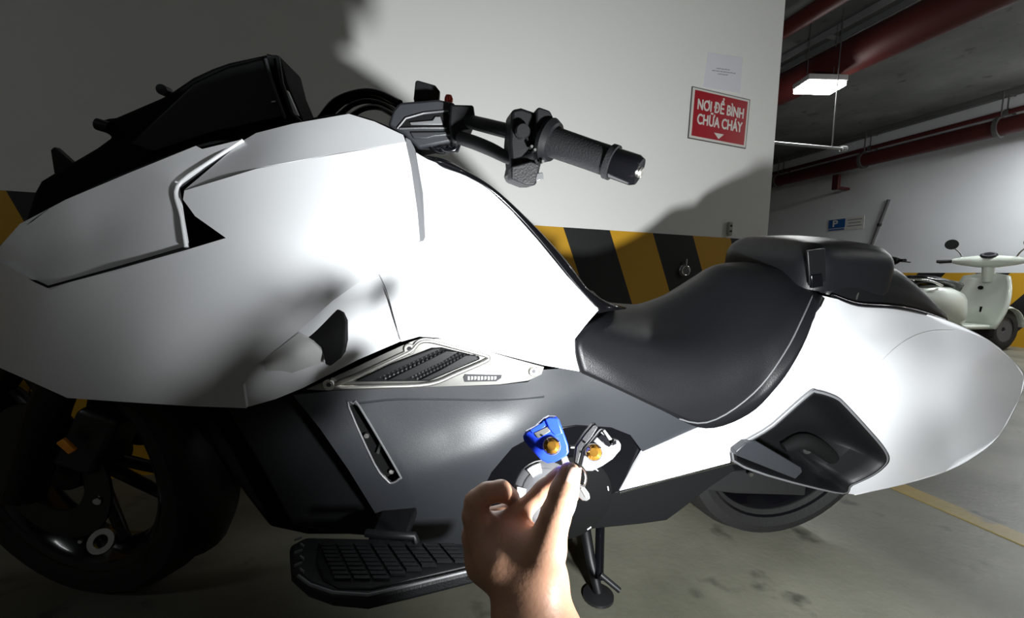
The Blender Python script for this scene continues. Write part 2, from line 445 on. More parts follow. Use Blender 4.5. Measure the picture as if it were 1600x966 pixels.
# cable tray
tc0 = G(1300, 58, 3.0)
tr = thing('cable_tray', tc0, 'grey metal cable tray running between the two upper red pipes', 'cable tray')
side = fn.normalized()
for sg in (-1, 1):
    box('side_rail', tc0 + side * (0.09 * sg) + fd * 1.5, fd * 4.2, side * 0.006, ZUP * 0.03, 'galv', tr)
for k in range(14):
    box('rung', tc0 + fd * (-2.4 + k * 0.6), fd * 0.02, side * 0.09, ZUP * 0.008, 'galv', tr)
box('cables', tc0 + fd * 1.5 + ZUP * 0.02, fd * 4.2, side * 0.05, ZUP * 0.012, 'greypipe', tr)
def wallpipe(name, px, py, lift, r, m, label, cat, l0, l1):
    c = far_at(px, py, lift); t = thing(name, c, label, cat)
    tube('pipe', [c + fd * l0, c + fd * l1], r, m, t, 16)
    for k in range(6):
        q = c + fd * (l0 + (l1 - l0) * (k + 0.5) / 6)
        tube('clamp', [q - fd * 0.02, q + fd * 0.02], r * 1.25, 'greypipe', t, 16)
        tube('hanger', [q + ZUP * r, Vector((q.x, q.y, 3.06))], 0.008, 'greypipe', t, 6)
        tube('bracket', [q, q + fn * (lift + 0.01)], 0.01, 'greypipe', t, 6)
    return t
wallpipe('drain_pipe', 1400, 203, 0.25, 0.055, 'greypipe', 'dark grey pipe high along the far white wall', 'pipe', -3.5, 5.5)
wallpipe('red_wall_pipe', 1400, 247, 0.30, 0.10, 'redpipe', 'dark red pipe running low along the far white wall', 'pipe', -3.5, 5.5)
wallpipe('slim_wall_pipe', 1400, 226, 0.16, 0.03, 'redpipe', 'thin dark red pipe between grey drain pipe and lower red pipe', 'pipe', -3.5, 5.5)
# red bracket under the pipe
bk = far_at(1326, 290, 0.28)
bt = thing('pipe_bracket', bk, 'small dark red steel bracket hanging below the far red pipe', 'bracket')
box('plate', bk + ZUP * 0.03, fd * 0.05, fn * 0.03, ZUP * 0.12, 'redpipe', bt, 0.005)
box('arm', bk + fn * 0.14 - ZUP * 0.06, fd * 0.03, fn * 0.135, ZUP * 0.02, 'redpipe', bt, 0.004)
# thin sprinkler branch reaching right from behind the pillar
s0, s1 = H(1196, 222, 3.6), H(1318, 233, 3.6)
bt = thing('sprinkler_branch', s1, 'thin pale horizontal pipe sticking out from behind the pillar', 'pipe')
tube('pipe', [s0 - (s1 - s0) * 0.6, s1], 0.013, 'galv', bt, 10)
tube('cap', [s1 - (s1 - s0).normalized() * 0.02, s1 + (s1 - s0).normalized() * 0.02], 0.026, 'galv', bt, 10)
tube('drop_rod', [s1 + ZUP * 0.01 - (s1 - s0) * 0.15, Vector((s1.x, s1.y, 3.06)) - (s1 - s0) * 0.15], 0.005, 'greypipe', bt, 6)
def lamp(c, ax, ay, label, group, power, dm='lamp'):
    t = thing('ceiling_lamp', c, label, 'lamp', group=group)
    box('housing', c + ZUP * 0.045, ax * 1.02, ay * 1.1, ZUP * 0.025, 'housing', t, 0.006)
    box('diffuser', c, ax, ay, ZUP * 0.02, dm, t, 0.008)
    for sg in (-0.7, 0.7):
        tube('suspension_rod', [c + ax * sg + ZUP * 0.06, Vector((c.x, c.y, 3.06)) + ax * sg], 0.004, 'greypipe', t, 6)
    la = D.lights.new('lamp_light', 'AREA'); la.shape = 'RECTANGLE'; la.size = ax.length * 2; la.size_y = ay.length * 2; la.energy = power; la.color = (0.95, 1.0, 1.0)
    lo = D.objects.new('lamp_light', la); lo.location = c - ZUP * 0.025; lo.rotation_euler = (0, 0, math.atan2(ax.y, ax.x)); COL.objects.link(lo)
    lo.parent = t; lo.matrix_parent_inverse = world_inv(t)
    return t
lc = G(1280, 137, 2.48)
lamp(lc, r0 * 0.17, f0 * 0.10, 'glowing white lamp hanging under the thick red pipe', None, 14)
for i, (x, d, lb) in enumerate(((4.6, 1.2, 'ceiling lamp over the parking bay, off to the right'), (1.6, -1.9, 'ceiling lamp behind the photographer'), (5.9, 3.9, 'ceiling lamp over the parked scooters'), (-2.8, -1.6, 'ceiling lamp behind and left of the photographer'))):
    lamp(camp(x, 2.62, d), r0 * 0.6, f0 * 0.06, lb, None, (8, 0.3, 66, 6.0)[i], ('lamp', 'lamp_dim', 'lamp', 'lamp_dim')[i])

# ------------------------------------------------------------------ things on the near wall
def on_wall(px, py):  # wall coords
    p = wall_at(px, py) - W0
    return p.dot(wd), p.z
def WP(a, z, lift=0.0):
    p = W0 + wd * a - wn * lift; p.z = z
    return p
def text_mesh(name, body, size, m, parent, org, ex, ez, nrm, sx=1.0, bold=0.0, ext=0.0006, rep=1):
    cu = D.curves.new(name, 'FONT'); cu.body = body; cu.size = size; cu.align_x = 'CENTER'; cu.align_y = 'CENTER'; cu.offset = 0.0; cu.extrude = ext
    o = D.objects.new(name + '_tmp', cu); COL.objects.link(o)
    bpy.context.view_layer.update()
    me = D.meshes.new_from_object(o.evaluated_get(bpy.context.evaluated_depsgraph_get()))
    D.objects.remove(o)
    offs = [(0, 0)] if not bold else [(math.cos(a) * bold, math.sin(a) * bold) for a in [i * math.pi / 4 for i in range(8)]]
    bm = bmesh.new(); bm.from_mesh(me); V = [v.co.copy() for v in bm.verts]; F = [tuple(v.index for v in f.verts) for f in bm.faces]; bm.free()
    VV, FF = [], []
    for k, (dx, dy) in enumerate(offs):
        b0 = len(VV); VV += [org + ex * (v.x * sx + dx) + ez * (v.y + dy) + nrm * (v.z + k * 0.00004) for v in V]; FF += [tuple(i + b0 for i in f) for f in F]
    D.meshes.remove(me); me = D.meshes.new(name); me.from_pydata([tuple(v) for v in VV], [], FF); me.update()
    me.materials.clear(); me.materials.append(MT[m]); me.name = name
    return link(D.objects.new(name, me), parent)
cs = [on_wall(*p) for p in ((1081, 137), (1173, 155), (1163, 230), (1073, 219))]
sc_ = Vector((sum(c[0] for c in cs) / 4, sum(c[1] for c in cs) / 4))
sw = ((cs[1][0] - cs[0][0]) + (cs[2][0] - cs[3][0])) / 4; sh = ((cs[0][1] - cs[3][1]) + (cs[1][1] - cs[2][1])) / 4
ca, z_ = sc_
tilt = math.radians(-1.5)
ex = wd * math.cos(tilt) + ZUP * math.sin(tilt); ez = ZUP * math.cos(tilt) - wd * math.sin(tilt)
sg = thing('fire_sign', WP(ca, z_), 'red fire extinguisher sign with white lettering on the near white wall', 'sign')
sc3 = WP(ca, z_, 0.003)
box('backing', sc3 + wn * 0.001, ex * sw, ez * sh, wn * 0.0015, 'signedge', sg)
box('border', sc3 - wn * 0.0012, ex * (sw * 0.97), ez * (sh * 0.965), wn * 0.001, 'signwhite', sg)
box('face', sc3 - wn * 0.003, ex * (sw * 0.90), ez * (sh * 0.88), wn * 0.001, 'signred', sg)
text_mesh('lettering', 'NOI ĐỂ BÌNH', sh * 0.56, 'signwhite', sg, sc3 - wn * 0.0048 + ez * (sh * 0.34), ex, ez, -wn, 0.70, sh * 0.013)
text_mesh('lettering', 'CHỮA CHÁY', sh * 0.56, 'signwhite', sg, sc3 - wn * 0.0048 - ez * (sh * 0.22), ex, ez, -wn, 0.70, sh * 0.013)
hx = sc3 - wn * 0.0045 + ez * (sh * 0.50) - ex * (sw * 0.445)
prism_pts('letter_horn', [hx, hx + ex * sw * 0.05, hx + ex * sw * 0.05 + ez * sh * 0.10, hx + ex * sw * 0.015 + ez * sh * 0.10], wn * 0.001, 'signwhite', sg)
ac = sc3 - wn * 0.0045 - ez * (sh * 0.70)
prism_pts('arrow', [ac - ex * sw * 0.17 + ez * sh * 0.09, ac + ex * sw * 0.17 + ez * sh * 0.09, ac - ez * sh * 0.13], wn * 0.001, 'signwhite', sg)
# paper notice
p4 = [wall_at(*p, 0.001) for p in ((1106, 82), (1160, 90), (1156, 146), (1098, 136))]
pn = prism_pts('paper_notice', p4, -wn * 0.0012, 'paper')
tag(pn, 'blank white paper notice taped to the wall above the red sign', 'notice')
pc = (p4[0] + p4[1] + p4[2] + p4[3]) / 4 - wn * 0.0018
pe = (p4[1] - p4[0]).normalized(); pz = ZUP
for k, (wv, hz) in enumerate(((0.045, 0.014), (0.07, 0.002), (0.035, -0.010))):
    for j in range(int(wv / 0.01) * 2):
        box('faint_line', pc + pe * (-wv + j * 0.0101 + 0.004) + pz * (hz + (j % 3) * 0.0004), pe * 0.0036, pz * (0.0016 + (j % 2) * 0.0006), wn * 0.0003, 'ink', pn)
# small box on the stripe edge and ring hook
c = wall_at(1138, 358)
sk = thing('wall_socket', c, 'small grey metal bracket plate at the top of the stripes by the seat', 'bracket')
box('plate', c - wn * 0.008, wd * 0.012, ZUP * 0.033, wn * 0.008, 'socket', sk, 0.003)
for hz in (-0.012, 0.014):
    lathe('bolt', [(0.0001, 0), (0.0055, 0), (0.0055, 0.004), (0.0001, 0.005)], c - wn * 0.016 + ZUP * hz, -wn, 'darksteel', sk, 10, False)
c = wall_at(1069, 423)
rg = thing('wall_ring', c, 'small round steel ring fixed to a black wall stripe', 'ring')
lathe('plate', [(0.0001, 0), (0.03, 0), (0.026, 0.006), (0.0001, 0.008)], c, -wn, 'steel', rg, 20, False)
tube('ring', [c - wn * 0.012 + (wd * math.cos(a) + ZUP * math.sin(a)) * 0.022 for a in [i * math.pi / 10 for i in range(20)]], 0.004, 'chrome', rg, 8, closed=True)
tube('stem', [c - wn * 0.012 + ZUP * 0.02, c - wn * 0.012 + ZUP * 0.055], 0.004, 'steel', rg, 8)
# parking sign on the far wall
q = [far_at(*p, 0.004) for p in ((1295, 341), (1350, 340), (1350, 358), (1295, 362))]
qc = (q[0] + q[1] + q[2] + q[3]) / 4; qx = -fd; qw = abs((q[1] - q[0]).dot(qx)) / 2; qh = 0.10
pk = thing('parking_sign', qc, 'small blue and white parking sign with letter P on the far wall', 'sign')
box('plate', qc, qx * qw, ZUP * qh, fn * 0.003, 'signwhite', pk)
box('blue_field', qc - qx * (qw * 0.5) - fn * 0.004 + ZUP * 0.02, qx * (qw * 0.48), ZUP * (qh * 0.74), fn * 0.002, 'signblue', pk)
text_mesh('letter', 'P', 0.15, 'signwhite', pk, qc - qx * (qw * 0.6) - fn * 0.007 + ZUP * 0.02, qx, ZUP, -fn, 1.2, 0.004)
for k in range(3):
    box('text_line', qc + qx * (qw * 0.5) - fn * 0.004 + ZUP * (0.06 - k * 0.05), qx * (qw * (0.4 - 0.06 * (k % 2))), ZUP * 0.008, fn * 0.001, 'ink', pk)
box('text_line', qc - qx * (qw * 0.5) - fn * 0.006 - ZUP * 0.078, qx * (qw * 0.46), ZUP * 0.012, fn * 0.001, 'signblue', pk)
# dark streak on the far wall, added as a raised strip
c0, c1 = far_at(1390, 312, 0.012), far_at(1362, 385, 0.012)
cst = thing('wall_streak', c1, 'dark slanting streak on the far wall right of the parking sign', 'streak')
tube('strip', [c0, c1 + (c1 - c0) * 1.6], 0.022, 'greypipe', cst, 8)
tube('clip', [c0 + (c1 - c0) * 0.5, c0 + (c1 - c0) * 0.56], 0.03, 'darksteel', cst, 8)  # extra band made up along with the strip

# ================================================================== MOTORCYCLE
MB = thing('motorcycle', B(0.1, 0, 0), 'large white and dark grey motorcycle leaning on its side stand, filling the picture', 'motorcycle')
TAP = 0.00006
def tp(p): return (p[0], p[1], p[2] - TAP * max(0, 634 - p[0]))
def P_(*a, **k): return panel(*a, **k)
# --- nose panel
A_out = [(-60, 408), (0, 385), (31, 350), (103, 312), (200, 271), (306, 228), (316, 233), (345, 226), (378, 218), (330, 250), (275, 292), (282, 340), (290, 386), (180, 418), (75, 447), (35, 429), (0, 412), (-60, 412)]
A_ctl = [(-60, 410, .20), (0, 385, .248), (103, 312, .282), (306, 228, .300), (378, 218, .306), (275, 292, .322), (290, 386, .345), (180, 418, .33), (75, 447, .305), (0, 412, .245), (150, 360, .30), (60, 395, .278), (200, 310, .306)]
P_('nose_panel', A_out, A_ctl, 'white', MB, 0.006, 10, mirror=True, taper=TAP)
lip = [K(*tp((x, y, l))) for x, y, l in ((380, 219, .299), (330, 251, .312), (277, 292, .323), (284, 340, .338), (291, 386, .35))]
tube('panel_lip', spline(lip, 5), 0.0026, 'white', MB, 8)
tube('gap_shadow_line', [K(*tp(p)) for p in ((-50, 404, .215), (0, 412.5, .252), (35, 430, .279), (75, 448.5, .309), (180, 419.5, .334), (290, 387.5, .349))], 0.0017, 'matt', MB, 6)  # black tube drawn as the shadow line between nose panel and cowl
# --- side cowl: top facet and main face
P_('cowl_top', [(288, 297), (378, 221), (400, 208), (459, 193), (545, 178), (585, 190), (630, 211), (634, 222), (520, 241), (400, 263)],
   [(288, 297, .328), (400, 263, .333), (520, 241, .33), (634, 222, .322), (378, 221, .300), (459, 193, .302), (545, 178, .298), (630, 211, .316)], 'white', MB, 0.006, 9, mirror=True, taper=TAP)
C_out = [(288, 298), (400, 264), (520, 242), (634, 223), (642, 260), (652, 330), (656, 376), (588, 422), (520, 470), (470, 515), (425, 551), (400, 572), (380, 602), (385, 638), (300, 635), (190, 628), (105, 622), (50, 597), (0, 575), (-70, 545), (-70, 400), (0, 408), (40, 430), (75, 450), (180, 422), (290, 391), (353, 372), (305, 338), (286, 312)]
C_ctl = [(288, 298, .329), (400, 264, .334), (520, 242, .331), (634, 223, .322), (655, 376, .338), (588, 422, .343), (353, 372, .352), (480, 320, .347), (560, 330, .345), (470, 420, .360), (290, 391, .347), (180, 422, .332), (75, 452, .306), (-70, 430, .20), (0, 440, .26),
         (250, 480, .352), (400, 470, .362), (470, 515, .350), (400, 572, .335), (380, 602, .318), (250, 560, .345), (120, 520, .315), (385, 638, .300), (300, 635, .305), (105, 622, .280), (0, 575, .235), (-70, 545, .18), (200, 600, .325), (330, 605, .322)]
P_('side_cowl', C_out, C_ctl, 'white', MB, 0.007, 10, mirror=True, taper=TAP)
prism('cowl_recess', [(285, 300), (360, 372), (300, 395), (270, 392)], .245, 0.06, 'matt', MB, 0)  # black backing, its colour standing for the shadow in the recess
# --- vent piece behind the cowl
D_out = [(594, 414), (603, 450), (616, 495), (627, 533), (560, 562), (472, 607), (430, 624), (384, 637), (372, 602), (392, 566), (462, 511), (512, 465)]
D_ctl = [(594, 414, .318), (627, 533, .256), (560, 562, .268), (472, 607, .272), (384, 637, .290), (372, 602, .305), (392, 566, .318), (462, 511, .330), (512, 465, .330), (550, 500, .292), (480, 560, .300)]
P_('cowl_vent', D_out, D_ctl, 'white', MB, 0.006, 8, mirror=True, taper=TAP)
wk = prism('vent_duct', [(468, 515), (485, 492), (503, 480), (522, 478), (536, 490), (540, 505), (538, 540), (533, 560), (516, 573), (508, 570), (504, 545), (490, 534), (474, 526)], .306, 0.05, 'matt', MB, 0.002)
P_('indicator_lens', [(412, 562), (466, 521), (490, 536), (503, 548), (506, 566), (450, 585), (415, 585)], [(412, 562, .322), (466, 521, .333), (503, 548, .312), (450, 585, .290), (460, 555, .322), (415, 585, .30)], 'lens', MB, 0.005, 6, taper=TAP)
prism('cowl_end_strip', [(633, 214, .318), (640, 217, .31), (648, 232, .30), (660, 300, .312), (664, 372, .325), (662, 377, .325), (651, 380, .335), (643, 300, .334), (637, 240, .325)], 0, 0.035, 'greylight', MB, 0.0015)
# --- tank side
T_out = [(638, 232), (668, 249), (715, 268), (760, 292), (800, 330), (840, 375), (885, 430), (935, 485), (915, 508), (898, 530), (902, 555), (908, 581), (850, 571), (780, 553), (720, 538), (685, 528), (655, 526), (627, 534), (610, 475), (588, 422), (640, 385)]
T_ctl = [(638, 232, .27), (640, 385, .305), (588, 422, .310), (610, 475, .29), (627, 534, .257), (655, 526, .252), (720, 538, .246), (780, 553, .241), (850, 571, .231), (908, 581, .216), (898, 530, .205), (935, 485, .155), (885, 430, .135), (840, 375, .125), (800, 330, .125), (760, 292, .135), (715, 268, .16), (668, 249, .22), (720, 340, .24), (700, 430, .272), (780, 450, .255), (850, 500, .225), (720, 515, .258), (655, 500, .270), (800, 390, .20)]
P_('tank_side', T_out, T_ctl, 'white', MB, 0.006, 9, mirror=True)
tube('panel_seam', spline([K(x, y, l) for x, y, l in ((589, 423, .3108), (603, 452, .300), (617, 500, .277), (625, 531, .2585))], 4), 0.0005, 'greylight', MB, 6)
# black trim along the tank's upper edge
TT = [(650, 246, .20), (690, 250, .17), (727, 268, .135), (775, 300, .112), (838, 358, .10), (890, 415, .10), (932, 466, .11), (978, 482, .10)]
TB = [(655, 256, .22), (688, 262, .19), (722, 278, .15), (764, 300, .13), (804, 338, .12), (845, 384, .12), (888, 436, .13), (934, 490, .15)]
e1 = spline([K(*p) for p in TT], 6); e2 = spline([K(*p) for p in TB], 6)
V, F = [], []
for a, b in zip(e1, e2):
    for t in range(5):
        tt = t / 4; V.append(a.lerp(b, tt) + (EL * 0.010 + EU * 0.004) * (4 * tt * (1 - tt)))
for i in range(len(e1) - 1):
    for t in range(4): F.append((i * 5 + t, i * 5 + t + 1, (i + 1) * 5 + t + 1, (i + 1) * 5 + t))
o = mesh('tank_trim', V, F, 'gloss', MB, 60); s = o.modifiers.new('solid', 'SOLIDIFY'); s.thickness = 0.004; s.offset = 0
bridge('tank_top', TT, 'black', MB, crown=-0.01)
bridge('cowl_crown', [(378, 223, .300), (459, 195, .30), (545, 180, .296), (632, 214, .30), (650, 248, .2)], 'black', MB, crown=-0.05)
bridge('nose_crown', [(-60, 410, .20), (0, 386, .245), (103, 314, .28), (306, 230, .298), (378, 222, .300)], 'black', MB, crown=-0.012)

# --- aluminium intake grille
gr_out = [(478, 609), (520, 590), (560, 572), (600, 553), (640, 535), (660, 528), (690, 530), (760, 549), (850, 574), (846, 585), (825, 595), (780, 601), (640, 606), (520, 611)]
gr_ctl = [(478, 609, .262), (640, 535, .255), (690, 530, .252), (760, 549, .246), (850, 574, .236), (825, 596, .236), (640, 606, .252), (520, 611, .260), (650, 575, .254)]
GR = P_('intake_grille', gr_out, gr_ctl, 'brushed', MB, 0.004, 8)
gL = tps(gr_ctl)
rim = [(524, 604), (562, 586), (618, 560), (642, 548), (655, 535), (672, 533), (705, 541), (757, 555), (763, 559), (757, 565), (715, 583), (672, 600), (600, 604)]
tube('rim', [K(x, y, gL(x, y) + 0.003) for x, y in rim], 0.0042, 'alu', GR, 8, 4, True)
def quadpatch(name, pts, lift, m, parent, th=0.003, bw=0.001):
    return prism_pts(name, [K(x, y, gL(x, y) + lift) for x, y in pts], -EL * th, m, parent, bw)
quadpatch('back_plate', [(553, 597), (605, 571), (675, 544), (690, 543), (749, 557), (750, 562), (670, 596)], 0.0012, 'matt', GR)
for pts in ([(556, 596), (581, 596), (640, 569), (690, 545), (676, 545), (606, 572)], [(604, 595), (632, 594), (690, 567), (716, 551), (698, 548), (650, 572)], [(654, 595), (671, 594), (715, 576), (748, 561), (744, 556), (728, 555), (690, 577)]):
    quadpatch('louvre', pts, 0.0055, 'black', GR, 0.004, 0.0015)
for (x0, y0, x1, y1) in ((594, 592, 692, 548), (645, 592, 724, 553)):
    V, F = [], []
    for k in range(15):
        for row in (-0.5, 0.5):
            t = (k + 0.5 + row * 0.5) / 15; x = x0 + (x1 - x0) * t + row * 5; y = y0 + (y1 - y0) * t + row * 4
            b0 = len(V); c = K(x, y, gL(x, y) + 0.0035)
            V += [c + (ES * math.cos(a) + EU * math.sin(a)) * 0.0026 for a in [i * math.pi / 3 for i in range(6)]] + [c + EL * 0.0015]
            F += [(b0 + i, b0 + (i + 1) % 6, b0 + 6) for i in range(6)] + [tuple(b0 + i for i in range(6))]
    tag(mesh('honeycomb_mesh', V, F, 'darksteel', GR, 0), None, None, kind='stuff')
for x, y in ((514, 601), (640, 545), (834, 580)):
    sc1 = disc_on('screw', x, y, gL(x, y) + 0.001, 0.0095, 0.004, 'alu', GR)
    lathe('screw_socket', [(0.0001, 0), (0.0042, 0), (0.0042, 0.0012), (0.0001, 0.0012)], K(x, y, gL(x, y) + 0.0046), EL, 'darksteel', GR, 6, False)
quadpatch('badge_plate', [(724, 590), (727, 585), (784, 586), (783, 591), (775, 596), (726, 597)], 0.0018, 'darksteel', GR, 0.002, 0)
for k in range(9):
    x = 731 + k * 5.2; quadpatch('badge_mark', [(x, 588.5), (x + 3, 588.5), (x + 3, 594 - (k % 3)), (x, 594)], 0.0026, 'alu', GR, 0.001, 0)

# --- dark grey side panel with a slot
S_out = [(458, 618), (520, 611), (640, 606), (780, 602), (825, 597), (848, 578), (880, 576), (910, 582), (960, 606), (1030, 638), (1100, 667), (1050, 688), (1004, 706), (985, 680), (955, 668), (900, 664), (850, 672), (800, 700), (768, 738), (752, 770), (745, 852), (640, 850), (600, 838), (585, 800), (545, 735), (500, 670)]
S_ctl = [(458, 618, .266), (520, 611, .264), (640, 606, .250), (780, 602, .240), (848, 578, .232), (910, 582, .215), (1030, 638, .212), (1100, 667, .213), (1004, 706, .213), (955, 668, .213), (900, 664, .217), (850, 672, .225), (768, 738, .245), (500, 670, .272), (545, 735, .266), (600, 838, .235), (745, 852, .20),
         (620, 655, .252), (700, 680, .243), (780, 650, .233), (900, 620, .222), (690, 785, .245)]
slot = [(545, 636), (552, 631), (562, 636), (622, 738), (624, 748), (612, 755), (604, 750), (585, 725)]
def ridge(x, y):
    ax, ay, bx, by = 600, 772, 880, 645; ln = math.hypot(bx - ax, by - ay)
    t = ((x - ax) * (bx - ax) + (y - ay) * (by - ay)) / ln; d = ((x - ax) * (by - ay) - (y - ay) * (bx - ax)) / ln
    w_ = max(0, min(1, (ln + 30 - t) / 120)) * max(0, min(1, (t + 40) / 80))
    return 0.013 * math.exp(-(d / 42) ** 2) * w_
SP = P_('side_panel', S_out, S_ctl, 'grey', MB, 0.005, 8, holes=[slot], mirror=True, extra=ridge)
sLb = tps(S_ctl)
def sL(x, y): return sLb(x, y) + ridge(x, y)
tube('slot_rim', [K(x, y, sL(x, y) + 0.001) for x, y in slot], 0.0018, 'greylight', SP, 6, 3, True)
tube('panel_ridge', spline([K(x, y, sL(x, y) - 0.0005) for x, y in ((562, 630), (620, 624), (700, 624), (780, 625), (850, 620))], 5), 0.0022, 'grey', SP, 6)
prism('slot_well', [(538, 625), (570, 625), (635, 750), (600, 765)], .242, 0.05, 'matt', MB, 0)
for x, y in ((573, 680), (612, 736)):
    disc_on('bolt', x, y, .245, 0.005, 0.004, 'alu', MB, 12)
quad = prism('slot_fin', [(588, 708), (594, 690), (597, 692), (592, 710)], .248, 0.004, 'steel', MB, 0)

# --- round engine cover
prism('engine_cover', [(745, 800), (750, 770), (766, 738), (798, 700), (848, 672), (900, 663), (957, 667), (988, 680), (1004, 708), (968, 768), (905, 800), (820, 840), (750, 850)], .205, 0.06, 'gloss', MB, 0.004)
ec = K(885, 778, .206)
DK = lathe('cover_disc', [(0.0001, 0.0), (0.098, 0.0), (0.098, 0.006), (0.092, 0.010), (0.0001, 0.010)], ec, EL, 'matt', MB, 48, False)
def arcseg(name, r0_, r1_, a0, a1, h, m, parent, th=0.004, n=10):
    V, F = [], []
    for i in range(n + 1):
        a = a0 + (a1 - a0) * i / n; d = ES * math.cos(a) + EU * math.sin(a)
        for r, hh in ((r0_, h - th), (r1_, h - th), (r1_, h), (r0_, h)): V.append(ec + d * r + EL * hh)
    for i in range(n):
        for j in range(4): F.append((i * 4 + j, i * 4 + (j + 1) % 4, (i + 1) * 4 + (j + 1) % 4, (i + 1) * 4 + j))
    F += [(0, 1, 2, 3), (n * 4 + 3, n * 4 + 2, n * 4 + 1, n * 4)]
    return mesh(name, V, F, m, parent, 30)
for k in range(9):
    a = math.radians(15 + k * 36.5); d = ES * math.cos(a) + EU * math.sin(a)
    tn = ES * -math.sin(a) + EU * math.cos(a)
    if k in (2, 4): box('tick_mark', ec + d * 0.118 + EL * 0.002, tn * 0.0055, d * 0.0011, EL * 0.0012, 'whitemark', DK)
    else: box('tick_mark', ec + d * 0.089 + EL * 0.0105, tn * 0.005, d * 0.001, EL * 0.0008, 'whitemark', DK)
# --- belly, engine core
prism('belly_panel', [(560, 770), (620, 850), (745, 852), (880, 832), (1000, 820), (1042, 814), (1064, 798), (1110, 762), (1150, 735), (1142, 720), (1060, 742), (967, 766), (905, 785), (745, 800)], .185, 0.07, 'black', MB, 0.004)
tube('belly_edge', spline([K(x, y, .2) for x, y in ((968, 770), (1040, 750), (1100, 735), (1142, 724))], 4), 0.0025, 'chrome', MB, 8)
prism('engine_block', [(170, 590), (380, 590), (560, 600), (900, 590), (1080, 660), (1080, 760), (1000, 800), (640, 838), (480, 838), (420, 825), (385, 780), (330, 700)], .13, 0.26, 'matt', MB, 0.01)
prism('radiator_cover', [(330, 600), (480, 605), (560, 740), (610, 842), (520, 835), (455, 822), (400, 720)], .215, 0.08, 'black', MB, 0.006)
prism('frame_core', [(420, 262), (620, 240), (760, 310), (870, 470), (960, 580), (1150, 590), (1260, 560), (1240, 610), (1000, 690), (880, 640), (480, 590), (180, 560), (60, 470), (260, 400)], .10, 0.20, 'matt', MB, 0.01)

# --- tail
hole = [(1140, 716), (1205, 662), (1262, 612), (1276, 608), (1304, 617), (1320, 630), (1360, 674), (1391, 712), (1388, 722), (1372, 737), (1330, 758), (1301, 771)]
R_out = [(968, 767), (1003, 707), (1050, 688), (1101, 667), (1168, 645), (1216, 600), (1250, 545), (1272, 495), (1284, 462), (1310, 468), (1345, 478), (1395, 480), (1440, 490), (1490, 506), (1545, 533), (1585, 567), (1600, 590), (1594, 620), (1562, 680), (1525, 712), (1480, 736), (1410, 757), (1336, 773), (1314, 770), (1332, 759), (1360, 744), (1379, 731), (1388, 717), (1382, 700), (1355, 668), (1320, 630), (1304, 617), (1276, 608), (1262, 612), (1205, 662), (1141, 716), (1141, 723), (1060, 744)]
R_ctl = [(968, 767, .205), (1003, 707, .214), (1101, 667, .220), (1141, 720, .214), (1216, 600, .232), (1168, 660, .224), (1250, 545, .220), (1284, 462, .175), (1345, 478, .17), (1440, 490, .145), (1545, 533, .172), (1600, 590, .165), (1594, 620, .170), (1562, 680, .190), (1480, 736, .195), (1336, 773, .20), (1301, 771, .20), (1372, 737, .235), (1391, 712, .245), (1320, 630, .255), (1276, 608, .250), (1205, 662, .232),
         (1350, 540, .235), (1420, 540, .215), (1460, 600, .240), (1430, 660, .248), (1500, 640, .232), (1520, 570, .212), (1300, 540, .232), (1470, 530, .18), (1480, 700, .195)]
P_('tail_side', R_out, R_ctl, 'white', MB, 0.006, 9, mirror=True)
rL = tps(R_ctl)
tube('tail_seam', spline([K(x, y, rL(x, y) + 0.0003) for x, y in ((1322, 626), (1350, 592), (1385, 556), (1415, 532), (1450, 518), (1490, 516))], 5), 0.0008, 'lens', MB, 6)
tube('panel_seam', spline([K(x, y, rL(x, y) + 0.0002) for x, y in ((1232, 586), (1250, 598), (1263, 608))], 4), 0.0006, 'greylight', MB, 6)
bridge('tail_cap', [(1395, 480, .155), (1440, 490, .145), (1490, 506, .16), (1545, 533, .172), (1585, 567, .168), (1600, 590, .165), (1594, 620, .17), (1562, 680, .19), (1525, 712, .193), (1480, 736, .195), (1410, 757, .195), (1336, 773, .20)], 'white', MB, n=3)
# pillion step recess: rim and bowl
rimL = lambda x, y: rL(x, y) + 0.002
rim2 = [(1141, 718), (1205, 663), (1262, 613), (1276, 609), (1304, 618), (1320, 631), (1355, 669), (1381, 700), (1387, 717), (1378, 730), (1360, 743), (1330, 757), (1303, 769)]
V, F = [], []
ctr = (1270, 705); rings = ((1.0, 0.003), (0.94, 0.004), (0.915, -0.002), (0.90, -0.025), (0.86, -0.06), (0.70, -0.085), (0.40, -0.095), (0.02, -0.095))
rp = [(v.x, v.y) for v in spline([Vector((x, y, 0)) for x, y in rim2], 5, True)]
for k, (sc1, dl) in enumerate(rings):
    for x, y in rp:
        xx = ctr[0] + (x - ctr[0]) * sc1; yy = ctr[1] + (y - ctr[1]) * sc1
        V.append(K(x, y, rL(x, y)) .lerp(K(ctr[0], ctr[1], .236), 1 - sc1) + EL * dl)
n = len(rp)
for k in range(len(rings) - 1):
    for i in range(n): F.append((k * n + i, k * n + (i + 1) % n, (k + 1) * n + (i + 1) % n, (k + 1) * n + i))
F.append(tuple((len(rings) - 1) * n + i for i in range(n)))
o = mesh('step_recess', V, F, 'black', MB, 40); s = o.modifiers.new('solid', 'SOLIDIFY'); s.thickness = 0.003; s.offset = 0
tube('recess_rim', [K(x, y, rL(x, y) + 0.0005).lerp(K(ctr[0], ctr[1], .236), 0.025) for x, y in rp], 0.0052, 'greylight', MB, 10, closed=True)
bump_ = [K(1225, 700, .155), K(1260, 690, .165), K(1300, 715, .155), K(1320, 740, .14)]
tube('inner_bulge', bump_, [0.012, 0.020, 0.018, 0.012], 'matt', MB, 14, 5)
